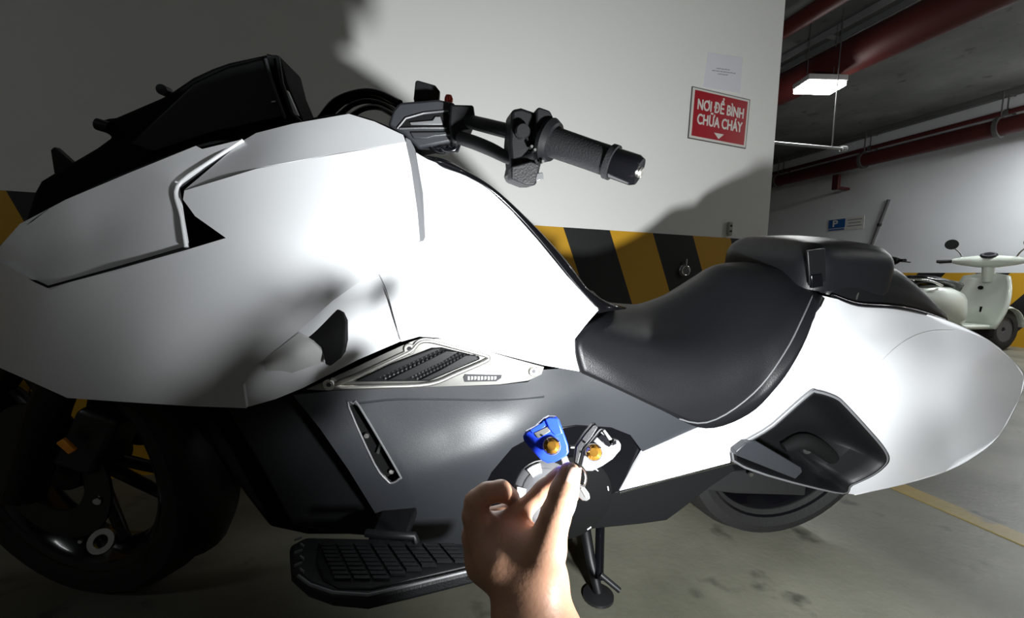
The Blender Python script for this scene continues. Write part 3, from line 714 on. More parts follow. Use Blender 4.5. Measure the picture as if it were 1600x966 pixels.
pg = prism('passenger_footrest', [(1150, 706), (1166, 692), (1182, 690), (1252, 731), (1254, 738), (1243, 749), (1150, 712)], .235, 0.022, 'grey', MB, 0.002)
disc_on('footrest_bolt', 1172, 740, .16, 0.006, 0.006, 'steel', MB, 10)
prism('swing_arm', [(1080, 742), (1180, 735), (1260, 760), (1258, 775), (1150, 772), (1085, 765)], .14, 0.03, 'darksteel', MB, 0.004)
prism('swing_arm', [(1080, 742), (1180, 735), (1260, 760), (1258, 775), (1150, 772), (1085, 765)], -.11, 0.03, 'darksteel', MB, 0.004)

# --- seat
near = [[(908, 583, .214), (960, 606, .214), (1030, 639, .214), (1100, 668, .218), (1168, 646, .228), (1217, 600, .236), (1252, 545, .225), (1286, 464, .180)],
        [(898, 532, .200), (950, 570, .207), (1030, 608, .208), (1105, 610, .210), (1178, 572, .210), (1222, 530, .203), (1250, 492, .185), (1272, 458, .15)],
        [(914, 508, .165), (962, 533, .176), (1035, 556, .180), (1108, 552, .178), (1165, 526, .172), (1206, 492, .160), (1230, 464, .142), (1250, 447, .12)],
        [(936, 493, .105), (985, 508, .105), (1040, 516, .105), (1092, 502, .102), (1136, 474, .098), (1172, 447, .09), (1198, 432, .08), (1222, 425, .07)]]
rows = [[K(*p) for p in r] for r in near]
c3 = [K(*p) for p in ((946, 479, 0), (984, 481, 0), (1012, 479, 0), (1060, 460, 0), (1096, 438, 0), (1118, 421, 0), (1142, 415, 0), (1172, 414, 0))]
rows = rows + [c3] + [[mir(p) for p in r] for r in rows[::-1]]
rows = [spline(r, 5) for r in rows]
cols = [spline([r[i] for r in rows], 4) for i in range(len(rows[0]))]
nr_ = len(cols[0]); V = [p for c in cols for p in c]; F = []
for i in range(len(cols) - 1):
    for j in range(nr_ - 1): F.append((i * nr_ + j, i * nr_ + j + 1, (i + 1) * nr_ + j + 1, (i + 1) * nr_ + j))
seat_cols = cols
ST = mesh('rider_seat', V, F, 'leather', MB, 70); s = ST.modifiers.new('solid', 'SOLIDIFY'); s.thickness = 0.012; s.offset = 0
def seat_line(name, pxs, rad, m, n=5): return tube(name, spline([K(p[0], p[1], p[2] + 0.004) for p in pxs], n), rad, m, ST, 6)
pp = []
for i in range(12, 35):
    jj = 4.6 * (i - 12) / 22; j0 = int(jj)
    pp.append(seat_cols[i][j0].lerp(seat_cols[i][j0 + 1], jj - j0) + EL * 0.0070 + EU * 0.002)
tube('seat_piping', pp, 0.0017, 'greylight', ST, 6)
seat_line('seat_edge', [(908, 580, .214), (960, 604, .214), (1030, 637, .214), (1098, 666, .216)], 0.003, 'black')
seat_line('seat_edge', [(900, 532, .203), (901, 555, .21), (908, 581, .216)], 0.0025, 'black')
# --- pillion pad
def rounded_pad(name, c, hs, hl, hu, m, parent, rr=0.045, crown=0.02):
    V, F = [], []; n = 18; idx = {}
    def add(v):
        V.append(v); return len(V) - 1
    for face in range(6):
        g = {}
        for i in range(n + 1):
            for j in range(n + 1):
                a, b = 2 * i / n - 1, 2 * j / n - 1
                p = {0: (a, b, 1), 1: (b, a, -1), 2: (1, a, b), 3: (-1, b, a), 4: (b, 1, a), 5: (a, -1, b)}[face]
                q = Vector((p[0] * hs, p[1] * hl, p[2] * hu))
                inn = Vector((max(-hs + rr, min(hs - rr, q.x)), max(-hl + rr, min(hl - rr, q.y)), max(-hu + rr * .7, min(hu - rr * .7, q.z))))
                d = q - inn
                q = inn + (d.normalized() * rr if d.length > 1e-6 else d)
                if d.length < 1e-6: q = Vector((p[0] * hs, p[1] * hl, p[2] * hu))
                q.z += crown * (1 - (q.x / hs) ** 2) * (1 - (q.y / hl) ** 2) * (1 if q.z > 0 else 0)
                key = (round(q.x, 5), round(q.y, 5), round(q.z, 5))
                if key not in idx: idx[key] = add(c + ES * q.x + EL * q.y + EU * q.z)
                g[i, j] = idx[key]
        for i in range(n):
            for j in range(n):
                f = [g[i, j], g[i + 1, j], g[i + 1, j + 1], g[i, j + 1]]; f = list(dict.fromkeys(f))
                if len(f) > 2: F.append(tuple(f))
    return mesh(name, V, F, m, parent, 60)
PDc = B(0.937, 0.0, 0.752)
PD = rounded_pad('pillion_pad', PDc, 0.125, 0.158, 0.056, 'leather', MB, 0.05, 0.016)
prism('pad_strap', [(1262, 392), (1290, 388), (1291, 440), (1266, 447)], .160, 0.006, 'black', PD, 0.002)
prism('strap_buckle', [(1268, 430), (1286, 428), (1287, 448), (1269, 451)], .164, 0.008, 'gloss', PD, 0.002)
# tail hump behind the pad
hump = [[(1288, 462, .155), (1335, 476, .16), (1395, 480, .15), (1440, 488, .13), (1478, 502, .11)],
        [(1296, 440, .150), (1345, 444, .152), (1395, 450, .142), (1436, 466, .125), (1478, 496, .105)],
        [(1305, 420, .12), (1350, 410, .12), (1395, 420, .115), (1428, 446, .10), (1468, 488, .085)]]
rows = [[K(*p) for p in r] for r in hump]; rows = rows + [[(p + mir(p)) * 0.5 + EU * 0.006 for p in rows[2]]] + [[mir(p) for p in r] for r in rows[::-1]]
rows = [spline(r, 4) for r in rows]; cols = [spline([r[i] for r in rows], 4) for i in range(len(rows[0]))]
nr_ = len(cols[0]); V = [p for c in cols for p in c]; F = []
for i in range(len(cols) - 1):
    for j in range(nr_ - 1): F.append((i * nr_ + j, i * nr_ + j + 1, (i + 1) * nr_ + j + 1, (i + 1) * nr_ + j))
o = mesh('tail_hump', V, F, 'black', MB, 60); s = o.modifiers.new('solid', 'SOLIDIFY'); s.thickness = 0.005; s.offset = 0
tube('hump_trim', spline([K(*p) for p in ((1338, 468, .165), (1344, 448, .15), (1356, 425, .118))], 4), 0.0016, 'alu', MB, 6)
tube('grab_rail', spline([K(*p) for p in ((1300, 463, .168), (1340, 476, .172), (1395, 480, .165), (1440, 489, .145), (1475, 501, .125))], 4), 0.005, 'gloss', MB, 8)

# --- wheels
def wheel(cx, ax_v, up_v, fw_v, R, wdt, name, front):
    """ax_v axle direction (towards viewer side), up_v, fw_v span the wheel plane"""
    T = [(R - 0.075, -wdt * .42), (R - 0.05, -wdt * .5), (R - 0.025, -wdt * .47), (R - 0.008, -wdt * .30), (R, 0), (R - 0.008, wdt * .30), (R - 0.025, wdt * .47), (R - 0.05, wdt * .5), (R - 0.075, wdt * .42), (R - 0.085, wdt * .38), (R - 0.085, -wdt * .38)]
    W = D.objects.new(name, None); W.location = cx; link(W, MB)
    W.matrix_parent_inverse = world_inv(MB)
    lathe('tyre', T, cx, ax_v, 'tyre', W, 56)
    rr = R - 0.075
    lathe('rim', [(rr, -wdt * .42), (rr + 0.006, -wdt * .44), (rr + 0.006, -wdt * .38), (rr - 0.012, -wdt * .3), (rr - 0.025, 0), (rr - 0.012, wdt * .3), (rr + 0.006, wdt * .38), (rr + 0.006, wdt * .44), (rr, wdt * .42), (rr - 0.02, wdt * .3), (rr - 0.035, 0), (rr - 0.02, -wdt * .3)], cx, ax_v, 'gloss', W, 56)
    for k in range(5):
        a = 2 * math.pi * k / 5 + 0.5; d = up_v * math.cos(a) + fw_v * math.sin(a); t = ax_v.cross(d)
        for sgn in (-1, 1):
            p0 = cx + d * 0.05 + t * (0.012 * sgn); p1 = cx + d * (rr - 0.015) + t * (0.035 * sgn)
            tube('spoke', [p0, p1], [0.013, 0.010], 'darksteel', W, 8)
    lathe('hub', [(0.0001, -wdt * .45), (0.05, -wdt * .4), (0.06, 0), (0.05, wdt * .4), (0.0001, wdt * .45)], cx, ax_v, 'black', W, 28, False)
    lathe('brake_disc', [(0.085, wdt * .5), (0.145, wdt * .5), (0.145, wdt * .5 + 0.005), (0.085, wdt * .5 + 0.005)], cx, ax_v, 'darksteel', W, 40)
    lathe('axle_nut', [(0.008, wdt * .5 + 0.03), (0.016, wdt * .5 + 0.03), (0.016, wdt * .5 + 0.045), (0.008, wdt * .5 + 0.045)], cx, ax_v, 'steel', W, 16)
    return W
wheel(B(0.93, 0, 0.316), EL, EU, ES, 0.316, 0.19, 'rear_wheel', False)
st = math.radians(20)
fa_ = (EL * math.cos(st) - ES * math.sin(st)).normalized(); ff_ = EU.cross(fa_).normalized()
FC = B(-0.72, 0.0, 0.312)
FWH = wheel(FC, fa_, EU, ff_, 0.312, 0.125, 'front_wheel', True)
for sg in (-1, 1):
    b0 = FC + fa_ * (0.105 * sg); top = b0 + EU * 0.50 + ES * 0.24
    tube('fork_leg', [b0 - EU * 0.02, b0 + EU * 0.16 + ES * 0.07, top], [0.030, 0.030, 0.024], 'black', MB, 16)
box('brake_caliper', FC + fa_ * 0.095 + EU * 0.09 + ES * 0.13, (EU * 0.055 + ES * 0.03), (ES * 0.03 - EU * 0.015), fa_ * 0.03, 'darksteel', MB, 0.008)
# fork reflector and front mudguard
V, F = [], []
for i in range(25):
    a = math.radians(-25 + i * 6.0); d = (EU * math.cos(a) + ff_ * math.sin(a))
    for j in range(7):
        t = (j - 3) / 3; V.append(FC + d * (0.325 + 0.012 * (1 - t * t)) + fa_ * (0.075 * t) - d * (0.025 * t * t))
for i in range(24):
    for j in range(6): F.append((i * 7 + j, i * 7 + j + 1, i * 7 + j + 8, i * 7 + j + 7))
o = mesh('front_mudguard', V, F, 'black', MB, 60); s = o.modifiers.new('solid', 'SOLIDIFY'); s.thickness = 0.004
rfc = K(105, 697, 0.135)
box('side_reflector', rfc, ES * 0.008 + EU * -0.012, (ES * 0.006 + EU * 0.004), EL * 0.004, 'orange', MB, 0.002)
disc_on('fork_bolt', 155, 781, 0.12, 0.008, 0.006, 'chrome', MB, 12)
disc_on('caliper_bolt', 127, 845, 0.13, 0.004, 0.004, 'chrome', MB, 10)
o = lathe('axle_cap', [(0.012, 0), (0.022, 0), (0.022, 0.008), (0.012, 0.008)], K(162, 845, 0.14), (EL * 0.8 + EU * 0.5), 'steel', MB, 20)

# --- footboard
FB = thing('x', (0, 0, 0), 'x', 'x'); D.objects.remove(FB)
fz = 0.29
fo = [(452, 852), (478, 838), (600, 841), (720, 848), (790, 852), (800, 875), (735, 893), (640, 916), (575, 931), (520, 926), (480, 912), (455, 890)]
FT = prism_pts('footboard', [G(x, y, fz) for x, y in fo], Vector((0, 0, -0.022)), 'rubber', MB, 0.006)
mo = [(497, 848), (600, 850), (735, 855), (742, 882), (640, 905), (580, 920), (530, 918), (505, 905), (494, 880)]
prism_pts('rubber_mat', [G(x, y, fz + 0.003) for x, y in mo], Vector((0, 0, -0.006)), 'black', FT, 0.002)
fx = (G(740, 866, fz) - G(500, 866, fz)).normalized(); fy = Vector((-fx.y, fx.x, 0))
base = G(500, 912, fz); Lx = (G(740, 866, fz) - G(500, 866, fz)).length
barme = None
mp2 = [G(x, y, 0) for x, y in mo]
mo_w = [(p - Vector((0, 0, 0))) for p in [G(x, y, fz) for x, y in mo]]
mo_2 = [((p - base).dot(fx), (p - base).dot(fy)) for p in mo_w]
for iy in range(14):
    for ix in range(12):
        a = 0.008 + ix * 0.026 - iy * 0.006 + 0.02; b = 0.004 + iy * 0.0085
        cs_ = [(a - .011, b - .003), (a + .011, b - .003), (a + .011, b + .003), (a - .011, b + .003)]
        if not all(inside(c, mo_2) for c in cs_): continue
        c = base + fx * a + fy * b; c.z = fz + 0.0045
        if barme is None:
            V = [Vector((x * 0.0105 - y * 0.002, y * 0.0028, z * 0.0018)) for x in (-1, 1) for y in (-1, 1) for z in (-1, 1)]
            bo = mesh('tread_bar', V, [(0, 1, 3, 2), (4, 6, 7, 5), (0, 4, 5, 1), (2, 3, 7, 6), (0, 2, 6, 4), (1, 5, 7, 3)], 'rubber', None, 0); barme = bo.data
            COL.objects.unlink(bo)
        else: bo = D.objects.new('tread_bar', barme)
        mm = Matrix((fx, fy, ZUP)).transposed().to_4x4(); mm.translation = c; bo.matrix_basis = mm
        COL.objects.link(bo); bo.parent = FT; bo.matrix_parent_inverse = world_inv(FT)
tube('footboard_edge', [G(x, y, fz + 0.001) for x, y in ((466, 900), (485, 914), (520, 926), (575, 930), (640, 915), (735, 892))], 0.0022, 'greylight', FT, 6)
for k in range(6):
    p = G(466 + (k % 2) * 6, 842 + k * 10, fz + 0.002); box('cleat', p, (fx * 0.004 + fy * 0.003 * (-1 if k % 2 else 1)), fy * 0.0012, ZUP * 0.0016, 'greylight', FT)
lathe('footboard_bolt', [(0.0001, 0), (0.006, 0), (0.005, 0.006), (0.0001, 0.007)], G(733, 900, fz - 0.01), (CAM - G(733, 900, fz)).normalized(), 'chrome', FT, 12, False)
box('footboard_bracket', G(610, 840, fz) + Vector((0, 0.06, -0.02)), fx * 0.03, fy * 0.05, ZUP * 0.010, 'black', MB, 0.003)
tube('shift_pedal', [G(572, 833, fz + 0.02), G(600, 836, fz + 0.02), G(648, 838, fz + 0.02), G(650, 846, fz + 0.01)], 0.006, 'black', MB, 8)

# --- side stand
g0 = G(935, 926, 0.012)
tube('side_stand', [K(912, 815, .12), K(922, 880, .20) * 0.5 + g0 * 0.25 + K(912, 815, .12) * 0.25, g0], [0.014, 0.012, 0.011], 'black', MB, 12)
tube('stand_strut', [K(938, 815, .13), g0 + Vector((0, 0, 0.03))], [0.011, 0.010], 'gloss', MB, 12)
lathe('stand_foot', [(0.0001, -0.010), (0.034, -0.010), (0.034, -0.004), (0.0001, 0.002)], g0, ZUP, 'darksteel', MB, 24, False)
tube('stand_prong', [H(938, 898, g0.y * 0.985), H(968, 923, g0.y * 0.975)], 0.0055, 'black', MB, 10)
disc_on('prong_tip', 968, 923, .30, 0.003, 0.003, 'steel', MB, 8) if False else None

# --- instrument hood
hood_o = [(35, 352), (52, 300), (62, 282), (85, 268), (150, 230), (173, 213), (150, 200), (160, 185), (178, 183), (250, 152), (262, 146), (300, 120), (330, 106), (355, 97), (415, 84), (436, 84), (448, 130), (472, 186), (470, 194), (406, 198), (330, 222), (240, 260), (120, 310), (50, 348)]
HD = prism('instrument_hood', hood_o, .14, 0.11, 'matt', MB, 0.006)
prism('hood_fin', [(78, 234), (84, 229), (112, 254), (118, 262), (84, 272)], .10, 0.012, 'black', HD, 0.002)
tube('mirror_mount', [K(152, 194, .142), K(172, 200, .142)], 0.009, 'black', HD, 12)
lathe('mount_cap', [(0.0001, -.008), (0.008, -.008), (0.008, .008), (0.0001, .008)], K(257, 142, .12), EL, 'black', HD, 14, False)
prism('hood_side', [(300, 130, .143), (355, 104, .143), (414, 90, .143), (428, 130, .150), (446, 184, .150), (330, 210, .150), (240, 240, .145), (200, 225, .143)], 0, 0.01, 'black', HD, 0.004)
tube('hood_lip', [K(x, y, .146) for x, y in ((418, 88), (434, 90), (440, 130), (456, 178), (470, 192))], 0.0035, 'black', HD, 8)
tube('hood_lip', [K(x, y, .150) for x, y in ((415, 92), (425, 128), (446, 186))], 0.0025, 'grey', HD, 8)
prism('display_edge', [(440, 142), (449, 141), (466, 180), (456, 183)], .147, 0.01, 'screen', HD, 0.001)
prism('clip_mark', [(424, 158), (430, 157.5), (430, 159), (424, 159.5)], .152, 0.002, 'whitemark', HD, 0)

# --- handlebar
HB = D.objects.new('handlebar', None); link(HB, MB)
bar = [K(640, 176, .06), K(700, 182, .16), K(745, 193, .24), K(805, 208, .315), K(860, 222, .36), K(960, 255, .415)]
tube('bar', bar, 0.0105, 'black', HB, 14, 4)
gd = (K(965, 257, .415) - K(858, 220, .355)); gdn = gd.normalized(); g_s = K(858, 220, .355); gl = gd.length
lathe('grip', [(0.0001, 0), (0.0205, 0), (0.0195, gl * .1), (0.0185, gl * .6), (0.0185, gl * .86), (0.0215, gl * .88), (0.0215, gl * .95), (0.0001, gl * .96)], g_s, gdn, 'rubber', HB, 28, False)
be = g_s + gdn * (gl * .95)
BE = lathe('bar_end', [(0.0001, 0), (0.0185, 0), (0.0185, 0.028), (0.016, 0.034), (0.0001, 0.035)], be, gdn, 'gloss', HB, 28, False)
lathe('bar_end_screw', [(0.0001, 0.035), (0.007, 0.035), (0.006, 0.038), (0.003, 0.0365), (0.0001, 0.0365)], be, gdn, 'alu', HB, 16, False)
lathe('grip_flange', [(0.0001, -0.006), (0.027, -0.006), (0.029, 0.0), (0.025, 0.008), (0.0001, 0.01)], g_s, gdn, 'black', HB, 28, False)
prism('flange_ear', [(862, 200), (876, 196), (886, 204), (886, 214), (872, 218), (862, 214)], .37, 0.02, 'gloss', HB, 0.003)
SW = prism('switch_housing', [(800, 171), (815, 168), (838, 176), (845, 200), (843, 246), (846, 256), (838, 290), (822, 290), (799, 281), (796, 272), (799, 258), (796, 222)], .352, 0.05, 'black', HB, 0.004)
prism('switch_pod', [(838, 170), (843, 167), (860, 173), (869, 192), (864, 206), (848, 214), (838, 212)], .365, 0.035, 'black', HB, 0.003)
prism('switch_pod', [(799, 260), (830, 252), (844, 257), (836, 289), (822, 289), (799, 280)], .366, 0.03, 'rubber', HB, 0.002)
prism('thumb_button', [(836, 272), (848, 269), (850, 279), (838, 284)], .355, 0.012, 'silver', HB, 0.001)
prism('switch_lens', [(817, 198), (826, 198), (824, 215), (815, 217)], .356, 0.004, 'screen', HB, 0.001)
disc_on('switch_knob', 815, 207, .353, 0.010, 0.012, 'black', HB, 16)
for x, y in ((849, 206), (828, 231), (833, 236), (848, 196), (845, 254)):
    disc_on('screw', x, y, .357, 0.0022, 0.012, 'steel', HB, 8)
tube('brake_lever', [K(720, 216, .24), K(744, 224, .27), K(770, 235, .30), K(796, 248, .33), K(815, 250, .345), K(835, 243, .357)], [0.010, 0.010, 0.0095, 0.008, 0.007, 0.006], 'black', HB, 12, 4)
CV = prism('bar_cover', [(606, 196), (614, 172), (624, 160), (684, 155), (710, 160), (716, 176), (722, 200), (722, 226), (704, 222), (654, 232), (632, 210)], .20, 0.10, 'grey', HB, 0.004)
prism('cover_window', [(623, 198), (637, 184), (662, 178), (700, 174), (701, 186), (697, 196)], .2015, 0.004, 'matt', HB, 0)
tube('window_rim', [K(x, y, .202) for x, y in ((621, 201), (634, 185), (662, 177), (701, 173), (702, 180))], 0.0016, 'greylight', HB, 6)
tube('window_rim', [K(x, y, .203) for x, y in ((624, 201), (660, 200), (698, 200))], 0.0022, 'grey', HB, 6)
prism('inner_lever', [(640, 191), (676, 188), (680, 182), (688, 182), (692, 195), (642, 195)], .205, 0.004, 'greylight', HB, 0.001)
prism('cover_rib', [(646, 217), (668, 217), (678, 214), (720, 210), (720, 205), (640, 206)], .204, 0.01, 'grey', HB, 0.002)
prism('bar_clamp', [(704, 163), (740, 164), (743, 184), (740, 202), (722, 205), (716, 226), (706, 222), (702, 190)], .225, 0.06, 'black', HB, 0.003)
prism('reservoir', [(646, 156), (649, 127), (652, 125), (680, 133), (688, 143), (686, 157)], .16, 0.05, 'black', HB, 0.003)
o = disc_on('stop_button', 701, 156, .17, 0.007, 0.006, 'red', HB, 16); 
lathe('stop_button', [(0.0001, 0), (0.007, 0), (0.0068, 0.006), (0.005, 0.010), (0.0001, 0.011)], K(701, 159, .17), EU, 'red', HB, 16, False)
hs = [((500, 186, .0), (524, 158, .02), (557, 145, .05), (589, 145, .08), (625, 162, .12)), ((528, 182, .02), (552, 163, .05), (580, 158, .08), (610, 168, .12), (626, 180, .15)), ((545, 184, .04), (568, 170, .07), (592, 168, .10), (616, 180, .14)), ((510, 184, 0), (536, 160, .02), (562, 152, .04), (592, 152, .07), (622, 168, .11))]
for k, h in enumerate(hs):
    tube('hose', [K(*p) for p in h], (0.0065, 0.005, 0.005, 0.006)[k], 'gloss', HB, 10, 5)
tube('cable', [K(672, 229, .19), K(682, 236, .19), K(694, 237, .19), K(702, 229, .19)], 0.004, 'gloss', HB, 8, 4)
tube('cable', [K(688, 230, .195), K(696, 235, .195), K(710, 234, .195), K(716, 226, .195)], 0.004, 'gloss', HB, 8, 4)
tube('steering_stem', [K(640, 190, .02), B(K(640, 190, 0).x - 0.20, 0, 0.72)], 0.024, 'black', HB, 12)

# ================================================================== HAND
def surface_nets(f, lo, hi, h):
    lo = np.array(lo); n = np.ceil((np.array(hi) - lo) / h).astype(int) + 1
    gx = [lo[i] + np.arange(n[i]) * h for i in range(3)]
    X, Y, Z = np.meshgrid(*gx, indexing='ij'); val = f(X, Y, Z); s = val < 0
    cn = n - 1; acc = np.zeros((*cn, 3)); cnt = np.zeros(cn)
    base = np.stack(np.meshgrid(*[np.arange(c) for c in cn], indexing='ij'), -1).astype(float)
    for ax in range(3):
        for o1 in (0, 1):
            for o2 in (0, 1):
                off = [0, 0, 0]; oth = [i for i in range(3) if i != ax]; off[oth[0]] = o1; off[oth[1]] = o2
                sl0 = tuple(slice(off[i], off[i] + cn[i]) for i in range(3)); off2 = list(off); off2[ax] += 1
                sl1 = tuple(slice(off2[i], off2[i] + cn[i]) for i in range(3))
                a, b = val[sl0], val[sl1]; m = (a < 0) != (b < 0)
                t = np.where(m, a / np.where(m, a - b, 1), 0)
                p = base + np.array(off, float); p[..., ax] += t
                acc += np.where(m[..., None], p, 0); cnt += m
    act = cnt > 0; idx = -np.ones(cn, int); idx[act] = np.arange(act.sum())
    V = lo + (acc[act] / cnt[act][:, None]) * h; F = []
    for ax in range(3):
        o = [i for i in range(3) if i != ax]
        sl0 = [slice(None)] * 3; sl1 = [slice(None)] * 3
        sl0[ax] = slice(0, n[ax] - 1); sl1[ax] = slice(1, n[ax])
        m = s[tuple(sl0)] != s[tuple(sl1)]
        I = np.argwhere(m)
        I = I[(I[:, o[0]] > 0) & (I[:, o[1]] > 0) & (I[:, o[0]] < n[o[0]] - 1) & (I[:, o[1]] < n[o[1]] - 1)]
        d0 = np.zeros(3, int); d0[o[0]] = 1; d1 = np.zeros(3, int); d1[o[1]] = 1
        q = [idx[tuple((I - e).T)] for e in (d0 * 0, d0, d0 + d1, d1)]
        F += list(zip(*[a.tolist() for a in q]))
    return V, F
def capsule_field(chains, X, Y, Z):
    out = None
    for pts, rr in chains:
        for i in range(len(pts) - 1):
            a, b = np.array(pts[i]), np.array(pts[i + 1]); ab = b - a
            t = np.clip(((X - a[0]) * ab[0] + (Y - a[1]) * ab[1] + (Z - a[2]) * ab[2]) / (ab @ ab), 0, 1)
            d = np.sqrt((X - a[0] - ab[0] * t) ** 2 + (Y - a[1] - ab[1] * t) ** 2 + (Z - a[2] - ab[2] * t) ** 2) - (rr[i] + (rr[i + 1] - rr[i]) * t)
            out = d if out is None else smin(out, d, 0.004)
    return out
def smin(a, b, k):
    h = np.clip(0.5 + 0.5 * (b - a) / k, 0, 1)
    return b * (1 - h) + a * h - k * h * (1 - h)
Hraw = H
def H(px, py, d): return Hraw(px, py, d * 1.13)   # the hand and keys are held at about 0.36 m
palm = [([camp(0.07, 0.24, 0.20), H(880, 1150, .270), H(845, 1010, .285), H(831, 955, .293), H(826, 915, .300)], [.044, .039, .036, .0325, .0305]),
        ([H(826, 915, .300), H(790, 868, .308), H(764, 835, .316)], [.030, .0275, .018]),
        ([H(832, 910, .302), H(812, 866, .306), H(788, 838, .312)], [.029, .026, .018]),
        ([H(812, 905, .312), H(764, 872, .322), H(746, 838, .326)], [.026, .0215, .0145])]
fingers = [
    # middle finger curling at the left
    ([H(750, 845, .318), H(741, 806, .316), H(744, 784, .318), H(760, 771, .320), H(783, 767, .322), H(799, 777, .328)], [.0125, .0102, .0098, .0090, .0088, .0078]),
    # index reaching to the key
    ([H(772, 842, .316), H(786, 821, .318), H(818, 796, .318), H(850, 766, .316), H(877, 742, .312)], [.0125, .0092, .0082, .0084, .0080]),
    # thumb
    ([H(838, 905, .296), H(852, 858, .288), H(868, 806, .284), H(881, 770, .286), H(890, 741, .290)], [.022, .0165, .0116, .0110, .0094]),
    # ring and little finger tucked behind
    ([H(752, 850, .328), H(744, 815, .340), H(800, 800, .350), H(855, 798, .340), H(882, 795, .328)], [.011, .0098, .0090, .0085, .0076]),
    ([H(762, 868, .330), H(754, 836, .348), H(800, 822, .358), H(850, 818, .350)], [.0105, .009, .008, .0072])]
def handf(X, Y, Z):
    p = capsule_field(palm, X, Y, Z); out = p
    for i, fc in enumerate(fingers):
        d = smin(capsule_field([fc], X, Y, Z), p, 0.012 if i == 2 else 0.007)
        out = np.minimum(out, d)
    return out
allp = [np.array(p) for c in palm + fingers for p in c[0]]
lo = np.min(allp, 0) - 0.045; hi = np.max(allp, 0) + 0.045
Vh, Fh = surface_nets(handf, lo, hi, 0.0022)
PE = thing('person', H(880, 1150, .270), 'left hand and wrist of a person pinching keys between thumb and index finger', 'person')
me = D.meshes.new('hand'); me.from_pydata(Vh.tolist(), [], Fh); me.update()
bm = bmesh.new(); bm.from_mesh(me)
for _ in range(2): bmesh.ops.smooth_vert(bm, verts=bm.verts, factor=0.5, use_axis_x=True, use_axis_y=True, use_axis_z=True)
bmesh.ops.recalc_face_normals(bm, faces=bm.faces); bm.to_mesh(me); bm.free()
me.materials.append(MT['skin']); me.polygons.foreach_set('use_smooth', [True] * len(me.polygons))
link(D.objects.new('hand', me), PE)
def nail(px, py, d, ux, uy, wl, ww, nrm_mix, m='nail'):
    c = H(px, py, d); u = (H(px + ux, py + uy, d) - c).normalized()
    nrm = ((CAM - c).normalized() + RGT * nrm_mix).normalized(); t = nrm.cross(u).normalized(); nrm = u.cross(t).normalized() * (1 if u.cross(t).dot(CAM - c) > 0 else -1)
    V, F = [], []; n = 9
    for i in range(n):
        for j in range(n):
            a, b = 2 * i / (n - 1) - 1, 2 * j / (n - 1) - 1
            k = math.sqrt(max(0, 1 - 0.35 * a * a))
            V.append(c + u * (a * wl) + t * (b * ww * k) - nrm * (0.0035 * b * b + 0.0012 * a * a))
    for i in range(n - 1):
        for j in range(n - 1): F.append((i * n + j, i * n + j + 1, (i + 1) * n + j + 1, (i + 1) * n + j))
    o = mesh('nail', V, F, m, PE, 60); s = o.modifiers.new('solid', 'SOLIDIFY'); s.thickness = 0.0008
nail(897, 748, .2795, 0.35, -1, .0082, .0066, 0.5)
# forearm beyond the frame, in an unseen added sleeve
a0, a1 = H(880, 1150, .270), camp(0.07, 0.24, 0.20)
tube('shade_sleeve', [H(850, 1018, .287), H(880, 1150, .270), a1, camp(0.06, 0.30, -0.12)], [.050, .058, .062, .066], 'shade_sleeve', PE, 20, 4)  # widened below the frame to block torch light to the lower left

# ================================================================== KEYS
def plate(name, pts, d, th, m, parent, bw=0.0015, tiltd=None):
    """flat key part at depth d facing the camera side, th thick"""
    f = [H(p[0], p[1], (p[2] if len(p) > 2 else d)) for p in pts]
    n = (f[1] - f[0]).cross(f[2] - f[0]).normalized()
    if n.dot(CAM - f[0]) < 0: n = -n
    nn = FWD if abs(n.dot(FWD)) < 0.3 else -n
    return prism_pts(name, f, nn * th, m, parent, bw)
def gem(px, py, d, r, parent):
    c = H(px, py, d); ax = (CAM - c).normalized()
    g = lathe('gem', [(0.0001, 0), (r, 0), (r, 0.0012), (r * .55, 0.003), (0.0001, 0.003)], c, ax, 'gem', parent, 12, False, 20)
    lathe('gem_collar', [(r, -0.001), (r * 1.14, -0.001), (r * 1.1, 0.0014), (r, 0.0014)], c, ax, 'alu', parent, 20)
    t1 = RGT; t2 = UPV
    for k in range(4):
        a = 0.6 + k * math.pi / 2; lathe('prong', [(0.0001, 0.0005), (0.0010, 0.0005), (0.0008, 0.0026), (0.0001, 0.003)], c + (t1 * math.cos(a) + t2 * math.sin(a)) * r, ax, 'chrome', parent, 8, False)
BK = thing('key', H(860, 728, .315), 'key with a bright blue plastic head and amber gem, held by the hand', 'key')
plate('key_head', [(850, 655), (858, 651), (869, 652), (874, 657), (881, 676), (888, 696), (889, 708), (885, 714), (868, 723), (856, 725), (846, 720), (832, 706), (819, 690), (817, 683), (822, 675), (836, 668)], .313, .006, 'blue', BK, 0.0014)
plate('head_ridge', [(851, 655), (858, 652), (869, 653), (873, 658), (880, 678), (868, 682), (858, 671)], .3115, .003, 'blue', BK, 0.001)
plate('head_step', [(828, 672), (848, 660), (853, 667), (832, 679)], .3122, .003, 'blue', BK, 0.0006)
plate('head_slot', [(834, 677), (855, 667), (860, 674), (841, 686)], .3118, .001, 'brushed', BK, 0.0003)
gem(862, 697, .3105, .0068, BK)
plate('key_blade', [(876, 716), (886, 712), (896, 738), (892, 744), (884, 742)], .3155, .002, 'steel', BK, 0.0004)
SK = thing('key', H(915, 735, .322), 'key with a silver and black plastic head and amber gem, right of the blue one', 'key')
plate('key_cover', [(900, 698), (914, 678), (926, 664), (931, 663), (935, 668), (925, 684), (910, 702), (904, 725), (902, 733), (897, 722)], .320, .007, 'black', SK, 0.001)
plate('key_head', [(912, 706), (938, 674), (944, 671), (956, 686), (966, 688), (971, 695), (970, 704), (958, 718), (942, 729), (926, 737), (914, 737), (907, 728)], .321, .006, 'silver', SK, 0.0014)
